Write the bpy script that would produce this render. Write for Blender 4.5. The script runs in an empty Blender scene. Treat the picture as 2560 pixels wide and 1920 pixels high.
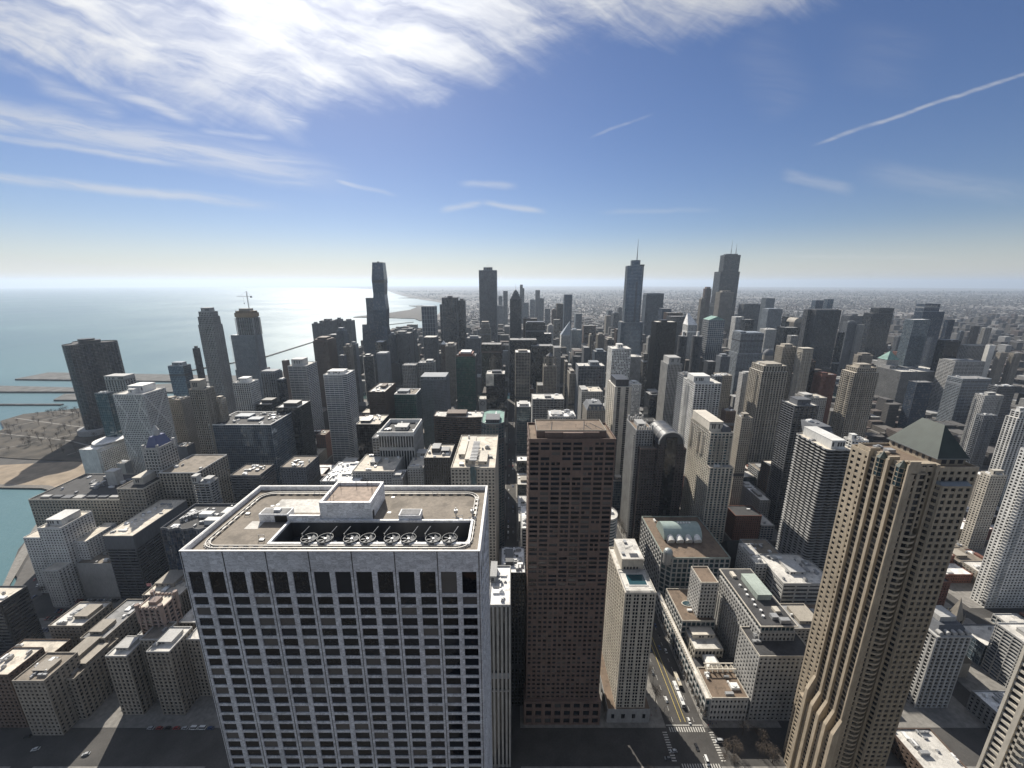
import bpy, math, random
from mathutils import Vector, Matrix
random.seed(7)
scn = bpy.context.scene
COL = scn.collection
# ------------------------------------------------------------------ camera
H = 314.0                       # height of the viewing deck
PITCH = math.atan(0.255)        # tilted down
CP, SP = math.cos(PITCH), math.sin(PITCH)
cam_d = bpy.data.cameras.new('camera')
cam = bpy.data.objects.new('camera', cam_d); COL.objects.link(cam)
cam.location = (0, 0, H)
cam.rotation_euler = (math.pi/2 - PITCH, math.radians(0.0), 0)
cam_d.sensor_width = 36; cam_d.lens = 36*1000/2560
cam_d.clip_start = 0.5; cam_d.clip_end = 200000
scn.camera = cam
# ------------------------------------------------------------------ light
SUN_EL, SUN_AZ = math.radians(39), math.radians(-23)     # azimuth from +Y, negative towards -X (the lake)
sd = Vector((math.sin(SUN_AZ)*math.cos(SUN_EL), math.cos(SUN_AZ)*math.cos(SUN_EL), math.sin(SUN_EL)))
sun_d = bpy.data.lights.new('sun', 'SUN'); sun_d.energy = 5.0; sun_d.angle = math.radians(0.5); sun_d.color = (1.0, .93, .82)
sun = bpy.data.objects.new('sun', sun_d); COL.objects.link(sun)
sun.rotation_euler = (-sd).to_track_quat('-Z', 'Y').to_euler()
scn.view_settings.view_transform = 'Standard'; scn.view_settings.look = 'None'
scn.view_settings.exposure = 0.52; scn.view_settings.gamma = 1.0
scn.cycles.use_denoising = True
scn.cycles.max_bounces = 6; scn.cycles.diffuse_bounces = 3; scn.cycles.glossy_bounces = 3
scn.cycles.volume_bounces = 0; scn.cycles.sample_clamp_indirect = 6; scn.cycles.caustics_reflective = False

def at_plane(px, py, Y):
    """point of the plane Y = const behind a spot of the photograph (2560 x 1920)"""
    X = (px-1280)/1000; U = (960-py)/1000; y = CP+U*SP
    return X/y*Y, H+(U*CP-SP)/y*Y
def at_height(px, py, z=0.0):
    X = (px-1280)/1000; U = (960-py)/1000; y = CP+U*SP
    Y = (z-H)/((U*CP-SP)/y)
    return X/y*Y, Y
def sky_uv(px, py):
    X = (px-1280)/1000; U = (960-py)/1000; y = CP+U*SP
    return X/y, (U*CP-SP)/y

class Nodes:
    def __init__(s, nt): s.nt = nt
    def n(s, t, **k):
        o = s.nt.nodes.new(t)
        for a, b in k.items(): setattr(o, a, b)
        return o
    def set(s, sock, v):
        if isinstance(v, bpy.types.NodeSocket): s.nt.links.new(v, sock)
        else: sock.default_value = v
    def m(s, op, a, b=0.0, c=None, clamp=False):
        o = s.n('ShaderNodeMath', operation=op, use_clamp=clamp)
        s.set(o.inputs[0], a); s.set(o.inputs[1], b)
        if c is not None: s.set(o.inputs[2], c)
        return o.outputs[0]
    def vm(s, op, a, b=None):
        o = s.n('ShaderNodeVectorMath', operation=op); s.set(o.inputs[0], a)
        if b is not None: s.set(o.inputs[1], b)
        return o.outputs['Value'] if op in ('DOT_PRODUCT', 'LENGTH') else o.outputs[0]
    def scale(s, a, f):
        o = s.n('ShaderNodeVectorMath', operation='SCALE'); s.set(o.inputs[0], a); s.set(o.inputs['Scale'], f); return o.outputs[0]
    def sep(s, v):
        o = s.n('ShaderNodeSeparateXYZ'); s.set(o.inputs[0], v); return o.outputs
    def comb(s, x=0.0, y=0.0, z=0.0):
        o = s.n('ShaderNodeCombineXYZ')
        for i, v in enumerate((x, y, z)): s.set(o.inputs[i], v)
        return o.outputs[0]
    def noise(s, v, scale, detail=4, rough=.55, dist=0.0, col=False):
        o = s.n('ShaderNodeTexNoise'); s.set(o.inputs['Vector'], v); o.inputs['Scale'].default_value = scale
        o.inputs['Detail'].default_value = detail; o.inputs['Roughness'].default_value = rough; o.inputs['Distortion'].default_value = dist
        return o.outputs['Color' if col else 'Fac']
    def white(s, v):
        o = s.n('ShaderNodeTexWhiteNoise', noise_dimensions='3D'); s.set(o.inputs['Vector'], v); return o.outputs
    def smooth(s, x, a, b, lo=0.0, hi=1.0):
        o = s.n('ShaderNodeMapRange', interpolation_type='SMOOTHSTEP'); s.set(o.inputs[0], x)
        for i, v in enumerate((a, b, lo, hi)): s.set(o.inputs[i+1], v)
        return o.outputs[0]
    def ramp(s, x, a, b, lo=0.0, hi=1.0):
        o = s.n('ShaderNodeMapRange'); s.set(o.inputs[0], x)
        for i, v in enumerate((a, b, lo, hi)): s.set(o.inputs[i+1], v)
        return o.outputs[0]
    def mix(s, f, a, b, mode='MIX'):
        o = s.n('ShaderNodeMix', data_type='RGBA', blend_type=mode); s.set(o.inputs[0], f)
        for k, v in ((6, a), (7, b)): s.set(o.inputs[k], v if isinstance(v, bpy.types.NodeSocket) else (*v, 1) if len(v) == 3 else v)
        return o.outputs[2]

# ------------------------------------------------------------------ sky
W = bpy.data.worlds.new('World'); scn.world = W; W.use_nodes = True
nt = W.node_tree; nt.nodes.clear(); N = Nodes(nt)
out = N.n('ShaderNodeOutputWorld'); bg = N.n('ShaderNodeBackground')
nt.links.new(bg.outputs[0], out.inputs[0])
sky = N.n('ShaderNodeTexSky', sky_type='NISHITA', sun_disc=False)
sky.sun_elevation = SUN_EL; sky.sun_rotation = SUN_AZ; sky.altitude = 300
sky.air_density = 1.0; sky.dust_density = .35; sky.ozone_density = 4.0
hsv = N.n('ShaderNodeHueSaturation'); nt.links.new(sky.outputs[0], hsv.inputs['Color'])
hsv.inputs['Saturation'].default_value = 1.1; hsv.inputs['Value'].default_value = 1.0; hsv.inputs['Hue'].default_value = .506
tc = N.n('ShaderNodeTexCoord'); d = tc.outputs['Generated']
dx, dy, dz = N.sep(d)
yy = N.m('MAXIMUM', dy, 0.02)
u0 = N.m('DIVIDE', dx, yy); v0 = N.m('DIVIDE', dz, yy)
front = N.smooth(dy, 0.05, 0.3)
base = N.comb(u0, v0, 0)
warp = N.scale(N.vm('SUBTRACT', N.noise(base, 4.0, 4, .6, col=True), (.5, .5, .5)), .075)
P = N.vm('ADD', base, warp)
warp2 = N.scale(N.vm('SUBTRACT', N.noise(base, 9.0, 3, .5, col=True), (.5, .5, .5)), .016)
Q = N.vm('ADD', base, warp2)
def fibre(vec, ang, along, across, detail=7, rough=.62, dist=.6):
    c, s_ = math.cos(ang), math.sin(ang)
    a = N.vm('DOT_PRODUCT', vec, (c, s_, 0)); b = N.vm('DOT_PRODUCT', vec, (-s_, c, 0))
    return N.noise(N.comb(N.m('MULTIPLY', a, along), N.m('MULTIPLY', b, across), 0), 1.0, detail, rough, dist)
f1 = fibre(P, -.42, 2.2, 11.0, 8, .62); f2 = fibre(P, -.2, 6.0, 34.0, 8, .62); f3 = fibre(P, .35, 2.4, 6.0, 5)
fx = fibre(Q, -.14, 5.0, 45.0, 6)
def side(vec, p, q):
    a, b = Vector(sky_uv(*p)), Vector(sky_uv(*q)); t = (b-a).normalized(); n = Vector((-t.y, t.x))
    return N.m('SUBTRACT', N.vm('DOT_PRODUCT', vec, (n.x, n.y, 0)), n.dot(a))
big = N.m('MINIMUM', side(P, (0, 150), (780, 345)), side(P, (700, 325), (1965, 12)))
edge = N.m('ADD', big, N.m('MULTIPLY', N.m('SUBTRACT', f1, .5), .2))
edge = N.m('ADD', edge, N.m('MULTIPLY', N.m('SUBTRACT', f3, .5), .12))
mass = N.smooth(edge, -.03, .11)
tex = N.m('ADD', N.m('MULTIPLY', f1, .55), N.m('ADD', N.m('MULTIPLY', f2, .3), N.m('MULTIPLY', f3, .3)))
mass = N.m('MULTIPLY', mass, N.smooth(tex, .38, .72, .16, 1.0))
cover = mass
def streak(p, q, w, k, vec=Q, taper=.25):
    global cover
    a, b = Vector(sky_uv(*p)), Vector(sky_uv(*q)); L = (b-a).length; t = (b-a)/L; n = Vector((-t.y, t.x))
    s = N.m('DIVIDE', N.m('SUBTRACT', N.vm('DOT_PRODUCT', vec, (t.x, t.y, 0)), t.dot(a)), L)
    dd = N.m('ABSOLUTE', N.m('SUBTRACT', N.vm('DOT_PRODUCT', vec, (n.x, n.y, 0)), n.dot(a)))
    m1 = N.smooth(dd, 0.0, w/1000*1.25, 1.0, 0.0)
    m2 = N.m('MULTIPLY', N.smooth(s, -.02, taper), N.smooth(s, 1.0-taper, 1.02, 1.0, 0.0))
    m3 = N.m('MULTIPLY', N.m('MULTIPLY', m1, m2), N.smooth(fx, .3, .62, .35*k, k))
    cover = N.m('MAXIMUM', cover, m3)
for a in [((-300, 235), (900, 452), 42, .62), ((-300, 295), (540, 425), 10, .5), ((520, 425), (820, 468), 8, .3),
          ((-300, 415), (740, 520), 14, .55), ((820, 446), (1005, 492), 6, .5), ((1095, 530), (1215, 503), 9, .4),
          ((1190, 503), (1370, 530), 8, .5), ((1140, 458), (1300, 466), 9, .35), ((1470, 345), (1640, 280), 4, .22),
          ((1950, 430), (2140, 478), 15, .42), ((2130, 425), (2600, 490), 30, .16), ((1490, 531), (1810, 525), 7, .18),
          ((180, 180), (510, 312), 18, .62), ((60, 190), (330, 300), 24, .38), ((620, 255), (780, 315), 16, .7), ((480, 325), (700, 345), 8, .4),
          ((1860, 60), (1990, 300), 70, .06), ((2240, 40), (2180, 250), 110, .05), ((1900, 640), (2400, 645), 6, .2), ((-200, 640), (560, 690), 16, .3)]:
    streak(*a)
streak((2030, 362), (2640, 160), 5, .45, taper=.12)
cover = N.m('MULTIPLY', cover, front)
ca = N.vm('DOT_PRODUCT', d, tuple(sd))
glow = N.m('POWER', N.m('MAXIMUM', ca, 0.0), 14.0)
lum = N.m('ADD', 9.0, N.m('MULTIPLY', glow, 10.0))
cloud = N.mix(1.0, (.97, .98, 1.0), N.comb(lum, lum, lum), 'MULTIPLY')
# bright cloud added to the unseen northern sky, lifting the shaded north fronts
low = N.smooth(dz, -.01, .12, .5, 0.0)
skyc = N.mix(low, N.mix(1.0, hsv.outputs[0], (1.04, .985, 1.03), 'MULTIPLY'), (8.9, 8.9, 8.55))
north_fill = N.m('MULTIPLY', N.smooth(dy, .15, -.45), N.smooth(N.noise(N.vm('MULTIPLY', d, (1, 1, 2.5)), 2.2, 5), .3, .6, .55, 1.0))
mixed = N.mix(north_fill, N.mix(cover, skyc, cloud), (4.0, 4.6, 5.6))
nt.links.new(mixed, bg.inputs[0]); bg.inputs[1].default_value = 0.053

# ------------------------------------------------------------------ object helpers
def tag(o, label=None, cat=None, group=None, kind=None):
    if label: o['label'] = label
    if cat: o['category'] = cat
    if group: o['group'] = group
    if kind: o['kind'] = kind
    return o
def thing(name, label, cat, loc, group=None, rz=0):
    o = bpy.data.objects.new(name, None); COL.objects.link(o); o.location = loc; o.rotation_euler = (0, 0, rz)
    o.empty_display_size = 1
    return tag(o, label, cat, group)
def origin_of(o):
    v = Vector((0, 0, 0))
    while o is not None: v += o.location; o = o.parent
    return v
class MB:
    def __init__(s): s.v = []; s.f = []
    def add(s, vs, fs):
        k = len(s.v); s.v += vs; s.f += [tuple(i+k for i in f) for f in fs]; return s
    def box(s, x0, x1, y0, y1, z0, z1):
        if x1 < x0: x0, x1 = x1, x0
        return s.add([(x0,y0,z0),(x1,y0,z0),(x1,y1,z0),(x0,y1,z0),(x0,y0,z1),(x1,y0,z1),(x1,y1,z1),(x0,y1,z1)],
              [(0,3,2,1),(4,5,6,7),(0,1,5,4),(1,2,6,5),(2,3,7,6),(3,0,4,7)])
    def prism(s, poly, z0, z1, top=None, caps=True):
        top = top or poly; n = len(poly)
        fs = [(i, (i+1) % n, n+(i+1) % n, n+i) for i in range(n)]
        if caps: fs += [tuple(range(n-1, -1, -1)), tuple(range(n, 2*n))]
        return s.add([(x, y, z0) for x, y in poly]+[(x, y, z1) for x, y in top], fs)
    def cone(s, poly, z0, apex):
        n = len(poly)
        return s.add([(x, y, z0) for x, y in poly]+[apex], [(i, (i+1) % n, n) for i in range(n)]+[tuple(range(n-1, -1, -1))])
    def obox(s, cx, cy, ux, uy, hl, hw, z0, z1):
        """box along the unit direction (ux, uy), half length hl, half width hw"""
        p = [(cx+ux*a-uy*b, cy+uy*a+ux*b) for a, b in ((-hl,-hw),(hl,-hw),(hl,hw),(-hl,hw))]
        return s.prism(p, z0, z1)
    def tube(s, p, q, r, r2=None, n=6):
        p, q = Vector(p), Vector(q); d = (q-p)
        if d.length < 1e-6: return s
        d.normalize(); a = d.orthogonal().normalized(); b = d.cross(a); r2 = r if r2 is None else r2
        vs = []
        for c, rr in ((p, r), (q, r2)):
            for i in range(n):
                t = 2*math.pi*i/n; vs.append(tuple(c+a*(math.cos(t)*rr)+b*(math.sin(t)*rr)))
        return s.add(vs, [(i, (i+1) % n, n+(i+1) % n, n+i) for i in range(n)]+[tuple(range(n-1,-1,-1)), tuple(range(n, 2*n))])
    def ring(s, poly, t, z0, z1):
        """a wall of thickness t just inside the polygon"""
        inn = inset(poly, t); n = len(poly)
        vs = [(x,y,z0) for x,y in poly]+[(x,y,z1) for x,y in poly]+[(x,y,z0) for x,y in inn]+[(x,y,z1) for x,y in inn]
        fs = []
        for i in range(n):
            j = (i+1) % n
            fs += [(i,j,n+j,n+i), (2*n+j,2*n+i,3*n+i,3*n+j), (n+i,n+j,3*n+j,3*n+i), (2*n+i,2*n+j,j,i)]
        return s.add(vs, fs)
    def obj(s, name, m, parent=None, kind=None, smooth=False, local=False):
        me = bpy.data.meshes.new(name)
        o0 = Vector((0,0,0)) if local or parent is None else origin_of(parent)
        me.from_pydata([(x-o0.x, y-o0.y, z-o0.z) for x, y, z in s.v], [], s.f); me.update()
        if smooth: me.polygons.foreach_set('use_smooth', [True]*len(me.polygons))
        for q in (m if isinstance(m, (list, tuple)) else [m]): me.materials.append(q)
        o = bpy.data.objects.new(name, me); COL.objects.link(o); o.parent = parent
        if kind: o['kind'] = kind
        return o
def area(poly): return .5*sum(poly[i][0]*poly[(i+1) % len(poly)][1]-poly[(i+1) % len(poly)][0]*poly[i][1] for i in range(len(poly)))
def inset(poly, t):
    n = len(poly); res = []
    for i in range(n):
        p, c, q = Vector(poly[i-1]), Vector(poly[i]), Vector(poly[(i+1) % n])
        a = (c-p).normalized(); b = (q-c).normalized()
        na, nb = Vector((-a.y, a.x)), Vector((-b.y, b.x))
        k = 1+na.dot(nb)
        res.append(tuple(c+(na+nb)*(t/max(k, .25))))
    return res
def rect(x0, x1, y0, y1): return [(x0,y0),(x1,y0),(x1,y1),(x0,y1)]
def ngon(cx, cy, rx, ry, n, ph=0): return [(cx+rx*math.cos(2*math.pi*i/n+ph), cy+ry*math.sin(2*math.pi*i/n+ph)) for i in range(n)]
def copy_tree(o, parent=None):
    c = o.copy(); COL.objects.link(c); c.parent = parent
    for ch in list(o.children): copy_tree(ch, c)
    return c

# ------------------------------------------------------------------ materials
MATS = {}
def new_mat(key):
    m = bpy.data.materials.new(key); m.use_nodes = True; MATS[key] = m
    nt = m.node_tree; b = nt.nodes['Principled BSDF']
    return m, Nodes(nt), b
WALL = dict(beige=(.38,.345,.29), cream=(.54,.50,.43), white=(.66,.655,.63), concrete=(.315,.315,.31), brown=(.115,.082,.065), granite=(.155,.108,.09),
            black=(.018,.019,.021), dark=(.055,.058,.064), brick=(.19,.085,.06), grey=(.195,.21,.23), bluegrey=(.12,.145,.175), tan=(.29,.262,.222),
            pink=(.27,.205,.18), palegreen=(.33,.38,.34), steel=(.28,.31,.34), slate=(.115,.122,.135), rust=(.13,.07,.05), umber=(.065,.052,.052), ochre=(.27,.185,.10), limestone=(.425,.42,.405), parktan=(.37,.312,.235))
def wall(key):
    k = 'wall_'+key
    if k in MATS: return MATS[k]
    m, N, b = new_mat(k); c = WALL[key]
    tc = N.n('ShaderNodeTexCoord').outputs['Object']
    a = N.noise(tc, .06, 4); f = N.noise(N.vm('MULTIPLY', tc, (1, 1, .25)), .8, 3)
    o = N.n('ShaderNodeObjectInfo').outputs['Random']
    v = N.m('MULTIPLY', N.m('MULTIPLY', N.ramp(a, .25, .75, .78, 1.18), N.ramp(f, .3, .7, .84, 1.12)), N.ramp(o, 0, 1, .86, 1.1))
    N.set(b.inputs['Base Color'], N.mix(1.0, c, N.comb(v, v, v), 'MULTIPLY'))
    b.inputs['Roughness'].default_value = .75 if key not in ('black', 'dark', 'steel') else .4
    return m
GLASS = dict(dark=((.007,.008,.010), .03, .0), blue=((.03,.05,.085), .16, .35), teal=((.035,.07,.085), .2, .3), green=((.02,.085,.065), .12, .35),
             sky=((.07,.105,.15), .3, .55), brown=((.014,.010,.008), .05, .05), pale=((.12,.16,.19), .32, .5), smoke=((.011,.015,.021), .1, .15))
def glass(key, bay=3.0, fl=3.4):
    k = 'glass_%s_%.1f_%.1f' % (key, bay, fl)
    if k in MATS: return MATS[k]
    m, N, b = new_mat(k); c, hi, met = GLASS[key]
    tc = N.n('ShaderNodeTexCoord').outputs['Object']
    g = N.vm('FLOOR', N.vm('DIVIDE', N.vm('ADD', tc, (.013, .017, .011)), (bay, bay, fl)))
    w = N.white(g); r = w['Value']
    blind = N.smooth(r, .86, .92)
    dim = N.ramp(r, 0, .8, .7, 1.4)
    col = N.mix(1.0, c, N.comb(dim, dim, dim), 'MULTIPLY')
    col = N.mix(N.m('MULTIPLY', blind, .55), col, (hi*.9+.06, hi*.92+.055, hi*.9+.05))
    N.set(b.inputs['Base Color'], col)
    b.inputs['Roughness'].default_value = .06; b.inputs['Metallic'].default_value = met
    b.inputs['IOR'].default_value = 1.55
    geo = N.n('ShaderNodeNewGeometry').outputs['Normal']
    tilt = N.scale(N.vm('SUBTRACT', w['Color'], (.5, .5, .5)), .03)
    wob = N.scale(N.vm('SUBTRACT', N.noise(tc, .35, 2, col=True), (.5, .5, .5)), .05)
    N.set(b.inputs['Normal'], N.vm('NORMALIZE', N.vm('ADD', geo, N.vm('ADD', tilt, wob))))
    return m
def pane_mat(key):
    """one window pane: every pane, in a mesh or alone, gets a blind or a tone of its own"""
    k = 'pane_'+key
    if k in MATS: return MATS[k]
    m, N, b = new_mat(k); c, hi, met = GLASS[key]
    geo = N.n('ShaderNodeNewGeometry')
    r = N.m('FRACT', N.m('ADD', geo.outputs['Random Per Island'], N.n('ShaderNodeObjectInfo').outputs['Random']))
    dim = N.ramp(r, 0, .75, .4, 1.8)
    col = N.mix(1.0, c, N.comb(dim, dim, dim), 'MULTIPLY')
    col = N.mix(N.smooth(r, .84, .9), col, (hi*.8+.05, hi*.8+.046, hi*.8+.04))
    refl_noise = N.noise(N.vm('ADD', N.n('ShaderNodeTexCoord').outputs['Object'], N.scale(N.white(N.comb(r, 2.2, .4))['Color'], 60.0)), 1.5, 3, .7)
    refl_mix = N.m('MULTIPLY', N.smooth(refl_noise, .5, .68), N.ramp(N.m('FRACT', N.m('MULTIPLY', r, 7.31)), .35, 1, 0, .75))
    col = N.mix(refl_mix, col, (.085, .072, .058))        # distorted reflections painted into the pane colour as brownish mottling
    N.set(b.inputs['Base Color'], col); b.inputs['Roughness'].default_value = .05; b.inputs['Metallic'].default_value = met; b.inputs['IOR'].default_value = 1.55
    w = N.white(N.comb(r, 1.7, 3.1))['Color']
    wob = N.noise(N.n('ShaderNodeTexCoord').outputs['Object'], .5, 2, col=True)
    t = N.vm('ADD', N.scale(N.vm('SUBTRACT', w, (.5,.5,.5)), .05), N.scale(N.vm('SUBTRACT', wob, (.5,.5,.5)), .07))
    N.set(b.inputs['Normal'], N.vm('NORMALIZE', N.vm('ADD', geo.outputs['Normal'], t)))
    return m
ROOF = dict(pale=(.58,.56,.52), white=(.78,.77,.75), gravel=(.215,.185,.15), tar=(.05,.05,.052), cream=(.60,.545,.46), grey=(.25,.25,.25), brown=(.17,.125,.09), copper=(.20,.33,.29))
def roofm(key):
    k = 'roof_'+key
    if k in MATS: return MATS[k]
    m, N, b = new_mat(k); c = ROOF[key]
    tc = N.n('ShaderNodeTexCoord').outputs['Object']
    a = N.noise(tc, .12, 5, .6); f = N.noise(tc, 1.6, 4, .7)
    v = N.m('MULTIPLY', N.ramp(a, .3, .7, .68, 1.2), N.ramp(f, .25, .75, .7, 1.25))
    col = N.mix(1.0, c, N.comb(v, v, v), 'MULTIPLY')
    pud = N.smooth(N.noise(N.vm('ADD', tc, (31, 7, 0)), .2, 3), .56, .64, 0, .55)
    col = N.mix(pud, col, tuple(q*.45 for q in c))
    N.set(b.inputs['Base Color'], col); b.inputs['Roughness'].default_value = .85
    return m
def plain(key, c, rough=.6, metal=0.0, var=.2, scale=1.0):
    if key in MATS: return MATS[key]
    m, N, b = new_mat(key)
    a = N.noise(N.n('ShaderNodeTexCoord').outputs['Object'], scale, 4)
    v = N.ramp(a, .3, .7, 1-var, 1+var)
    N.set(b.inputs['Base Color'], N.mix(1.0, c, N.comb(v, v, v), 'MULTIPLY'))
    b.inputs['Roughness'].default_value = rough; b.inputs['Metallic'].default_value = metal
    return m
METAL = plain('rooftop_metal', (.34,.345,.35), .45, .3)
DARKMETAL = plain('dark_metal', (.05,.05,.055), .5, .3)
WHITEMETAL = plain('white_metal', (.7,.7,.69), .45)
# ------------------------------------------------------------------ ground, lake, far land
R_EARTH = 6371000.0
def drop(x, y):
    d = math.hypot(x, y); d = max(0.0, d-4000.0)
    return -d*d/(2*R_EARTH)
SHORE = [(-4000,-1500),(-400,-900),(0,-760),(200,-640),(363,-528),(400,-585),(465,-628),(512,-664),(540,-690),(572,-738),(580,-950),(640,-985),(700,-1000),(760,-1030),(830,-1055),(900,-1000),(960,-900),
         (1180,-880),(1250,-860),(1600,-800),(2000,-690),(2500,-620),(3000,-640),(3600,-690),(4200,-760),(5200,-850),(6500,-1150),(8200,-2000),(10500,-2900),
         (13300,-3900),(16500,-5000),(19600,-6500),(24000,-9300),(28000,-12200),(32000,-17500),(36000,-26000),(42000,-42000),(52000,-75000),(80000,-110000)]
def shore_x(Y):
    for (a, x0), (b, x1) in zip(SHORE, SHORE[1:]):
        if a <= Y <= b: return x0+(x1-x0)*(Y-a)/(b-a)
    return SHORE[-1][1] if Y > 0 else SHORE[0][1]
def strip(name, ys, xl, xr, cols, z, m, kind='structure'):
    b = MB(); n = cols+1
    for Y in ys:
        a, c = xl(Y), xr(Y)
        for i in range(n):
            t = i/cols; x = a+(c-a)*t
            b.v.append((x, Y, z+drop(x, Y)))
    for j in range(len(ys)-1):
        for i in range(cols):
            k = j*n+i; b.f.append((k, k+1, k+n+1, k+n))
    return b.obj(name, m, None, kind)
# --- materials
def land_mat():
    m, N, b = new_mat('city_ground')
    tc = N.n('ShaderNodeTexCoord').outputs['Object']
    vo = N.n('ShaderNodeTexVoronoi', feature='F1', distance='CHEBYCHEV'); N.set(vo.inputs['Vector'], tc); vo.inputs['Scale'].default_value = .022
    r = N.sep(vo.outputs['Color'])[0]
    ra = N.n('ShaderNodeValToRGB'); N.set(ra.inputs[0], r); e = ra.color_ramp; e.interpolation = 'CONSTANT'
    e.elements[0].color = (.035,.033,.034,1); e.elements[1].position = .3; e.elements[1].color = (.075,.068,.062,1)
    for p, c in ((.5, (.11,.085,.07,1)), (.7, (.15,.14,.13,1)), (.86, (.26,.25,.24,1)), (.95, (.5,.5,.5,1))): e.elements.new(p).color = c
    big = N.noise(N.vm('MULTIPLY', tc, (1,1,1)), .0016, 5, .65)
    col = N.mix(N.smooth(big, .48, .62, 0, .75), ra.outputs[0], (.055,.05,.042))
    snow = N.noise(N.vm('ADD', tc, (900, 77, 0)), .0022, 6, .7)
    col = N.mix(N.smooth(snow, .62, .68, 0, .8), col, (.5,.5,.5))
    N.set(b.inputs['Base Color'], col); b.inputs['Roughness'].default_value = .95
    return m
def near_mat():
    m, N, b = new_mat('asphalt')
    tc = N.n('ShaderNodeTexCoord').outputs['Object']
    a = N.noise(tc, .05, 5, .6); f = N.noise(tc, .9, 4, .7)
    v = N.m('MULTIPLY', N.ramp(a, .3, .7, .7, 1.35), N.ramp(f, .3, .7, .8, 1.2))
    N.set(b.inputs['Base Color'], N.mix(1.0, (.058,.055,.052), N.comb(v, v, v), 'MULTIPLY')); b.inputs['Roughness'].default_value = .9
    return m
def water_mat(key, c, bump, rough):
    m, N, b = new_mat(key)
    tc = N.n('ShaderNodeTexCoord').outputs['Object']
    n1 = N.noise(N.vm('MULTIPLY', tc, (1, .6, 1)), .05, 6, .65); n2 = N.noise(tc, .0012, 4, .6)
    bp = N.n('ShaderNodeBump'); bp.inputs['Strength'].default_value = bump; bp.inputs['Distance'].default_value = 4.0; N.set(bp.inputs['Height'], n1)
    N.set(b.inputs['Normal'], bp.outputs[0])
    v = N.ramp(n2, .3, .7, .85, 1.15)
    N.set(b.inputs['Base Color'], N.mix(1.0, c, N.comb(v, v, v), 'MULTIPLY'))
    N.set(b.inputs['Roughness'], N.ramp(n2, .35, .65, rough*.85, rough*1.15))
    b.inputs['IOR'].default_value = 1.33
    return m
LAND, ASPHALT = land_mat(), near_mat()
LAKE = water_mat('lake_water', (.07,.145,.165), .25, .36)
RIVER = water_mat('river_water', (.03,.06,.055), .15, .12)
PAVE = plain('paving', (.20,.19,.175), .9, 0, .25, .3)
LAWN = plain('winter_lawn', (.05,.042,.032), .95, 0, .75, .03)
SAND = plain('beach_sand', (.25,.20,.145), .95, 0, .25, .06)
STONE = plain('breakwater_stone', (.085,.085,.082), .9, 0, .5, .05)
ys = sorted({-3000,-1500,-700,-300,0,363,465,512,572,576,580,670,1250}|{30*i for i in range(1, 40)}|{60*i for i in range(20, 60)})
far = [3540]
while far[-1] < 66000: far.append(far[-1]*1.055)
strip('ground', ys, lambda Y: shore_x(Y), lambda Y: 3000+abs(Y)*1.8, 24, 0, [ASPHALT])
strip('far_terrain', far, lambda Y: shore_x(Y), lambda Y: 3000+abs(Y)*1.8, 48, 0, [LAND])
lk = [-3000, -1000, 0, 300, 600, 900, 1200, 1600, 2100, 2800, 3540]+far[1:]
strip('lake', lk, lambda Y: -4000-abs(Y)*1.9, lambda Y: 0 if Y < 2e4 else shore_x(Y)+4000, 48, -2.0, [LAKE])
# --- blocks of pavement between the streets
XS = [(-470,-455),(-335,-320),(-205,-188),(-88,-76),(-9,6),(112,140),(196,206),(262,274),(345,362),(440,455),(540,556),(650,672),(770,786),(880,896),(990,1006),(1110,1130),(1250,1266),(1400,1416),(1560,1580),(1750,1766),(1950,1970),(2200,2216),(2500,2520)]+[(x, x+16) for x in range(2700, 8800, 200)]
YSS = [(100,112),(196,220),(318,330),(424,436),(528,540),(632,646),(738,750),(842,856),(950,964),(1050,1062),(1190,1204),(1310,1322),(1420,1436),(1540,1552),(1660,1674),(1780,1792),(1900,1914),(2030,2044),(2160,2174),(2290,2304),(2430,2446),(2570,2584),(2720,2736),(2880,2894),(3040,3056),(3220,3240),(3400,3420)]
pv = MB(); BLOCKS = []
xs = [(-640,-600)]+XS+[(8900,8920)]; yss = [(10,20)]+YSS
for i in range(len(xs)-1):
    for j in range(len(yss)-1):
        x0, x1, y0, y1 = xs[i][1], xs[i+1][0], yss[j][1], yss[j+1][0]
        if x0 > 3000+1.8*y0: continue
        if x0 < shore_x((y0+y1)/2)+40: x0 = shore_x((y0+y1)/2)+70
        if x1-x0 < 30: continue
        if 1062 <= y0 < 1190: y0 += 70
        BLOCKS.append((x0, x1, y0, y1)); pv.box(x0, x1, y0, y1, -.5, .15)
pv.obj('pavement', PAVE, None, 'structure')
rv = MB().box(-900, 1180, 1064, 1128, -.4, .02).box(1140, 1200, 1000, 2600, -.4, .024); rv.obj('river', RIVER, None, 'structure')
# --- road paint on the avenue and the crossing in front
PAINT = plain('road_paint', (.45,.44,.41), .8, 0, .35, 1.2)
YELLOW = plain('yellow_paint', (.55,.42,.10), .7, 0, .25, 2.0)
rp = MB()
for yc in (217.2, 194.2):
    for k in range(15): x = 114+k*1.75; rp.box(x, x+.75, yc, yc+3.4, .004, .012)
for xc in (108.2, 141.5):
    for k in range(12): y = 199+k*1.6; rp.box(xc, xc+3.2, y, y+.7, .004, .012)
for Y0, Y1 in ((224, 316), (332, 424), (438, 528), (542, 632), (648, 738)):
    for x in (118.5, 134):
        y = Y0
        while y < Y1-4: rp.box(x, x+.25, y, y+3.5, .004, .012); y += 8
    rp.box(112.6, 139.4, Y0-2.5, Y0-1.9, .004, .012)
rp.obj('road_marking', PAINT, None, 'structure')
ry = MB()
for Y0, Y1 in ((224, 316), (332, 424), (438, 528), (542, 632)):
    for x in (124.2, 127.6): ry.box(x, x+.3, Y0, Y1-2, .004, .012)
ry.obj('centre_line', YELLOW, None, 'structure')
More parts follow.
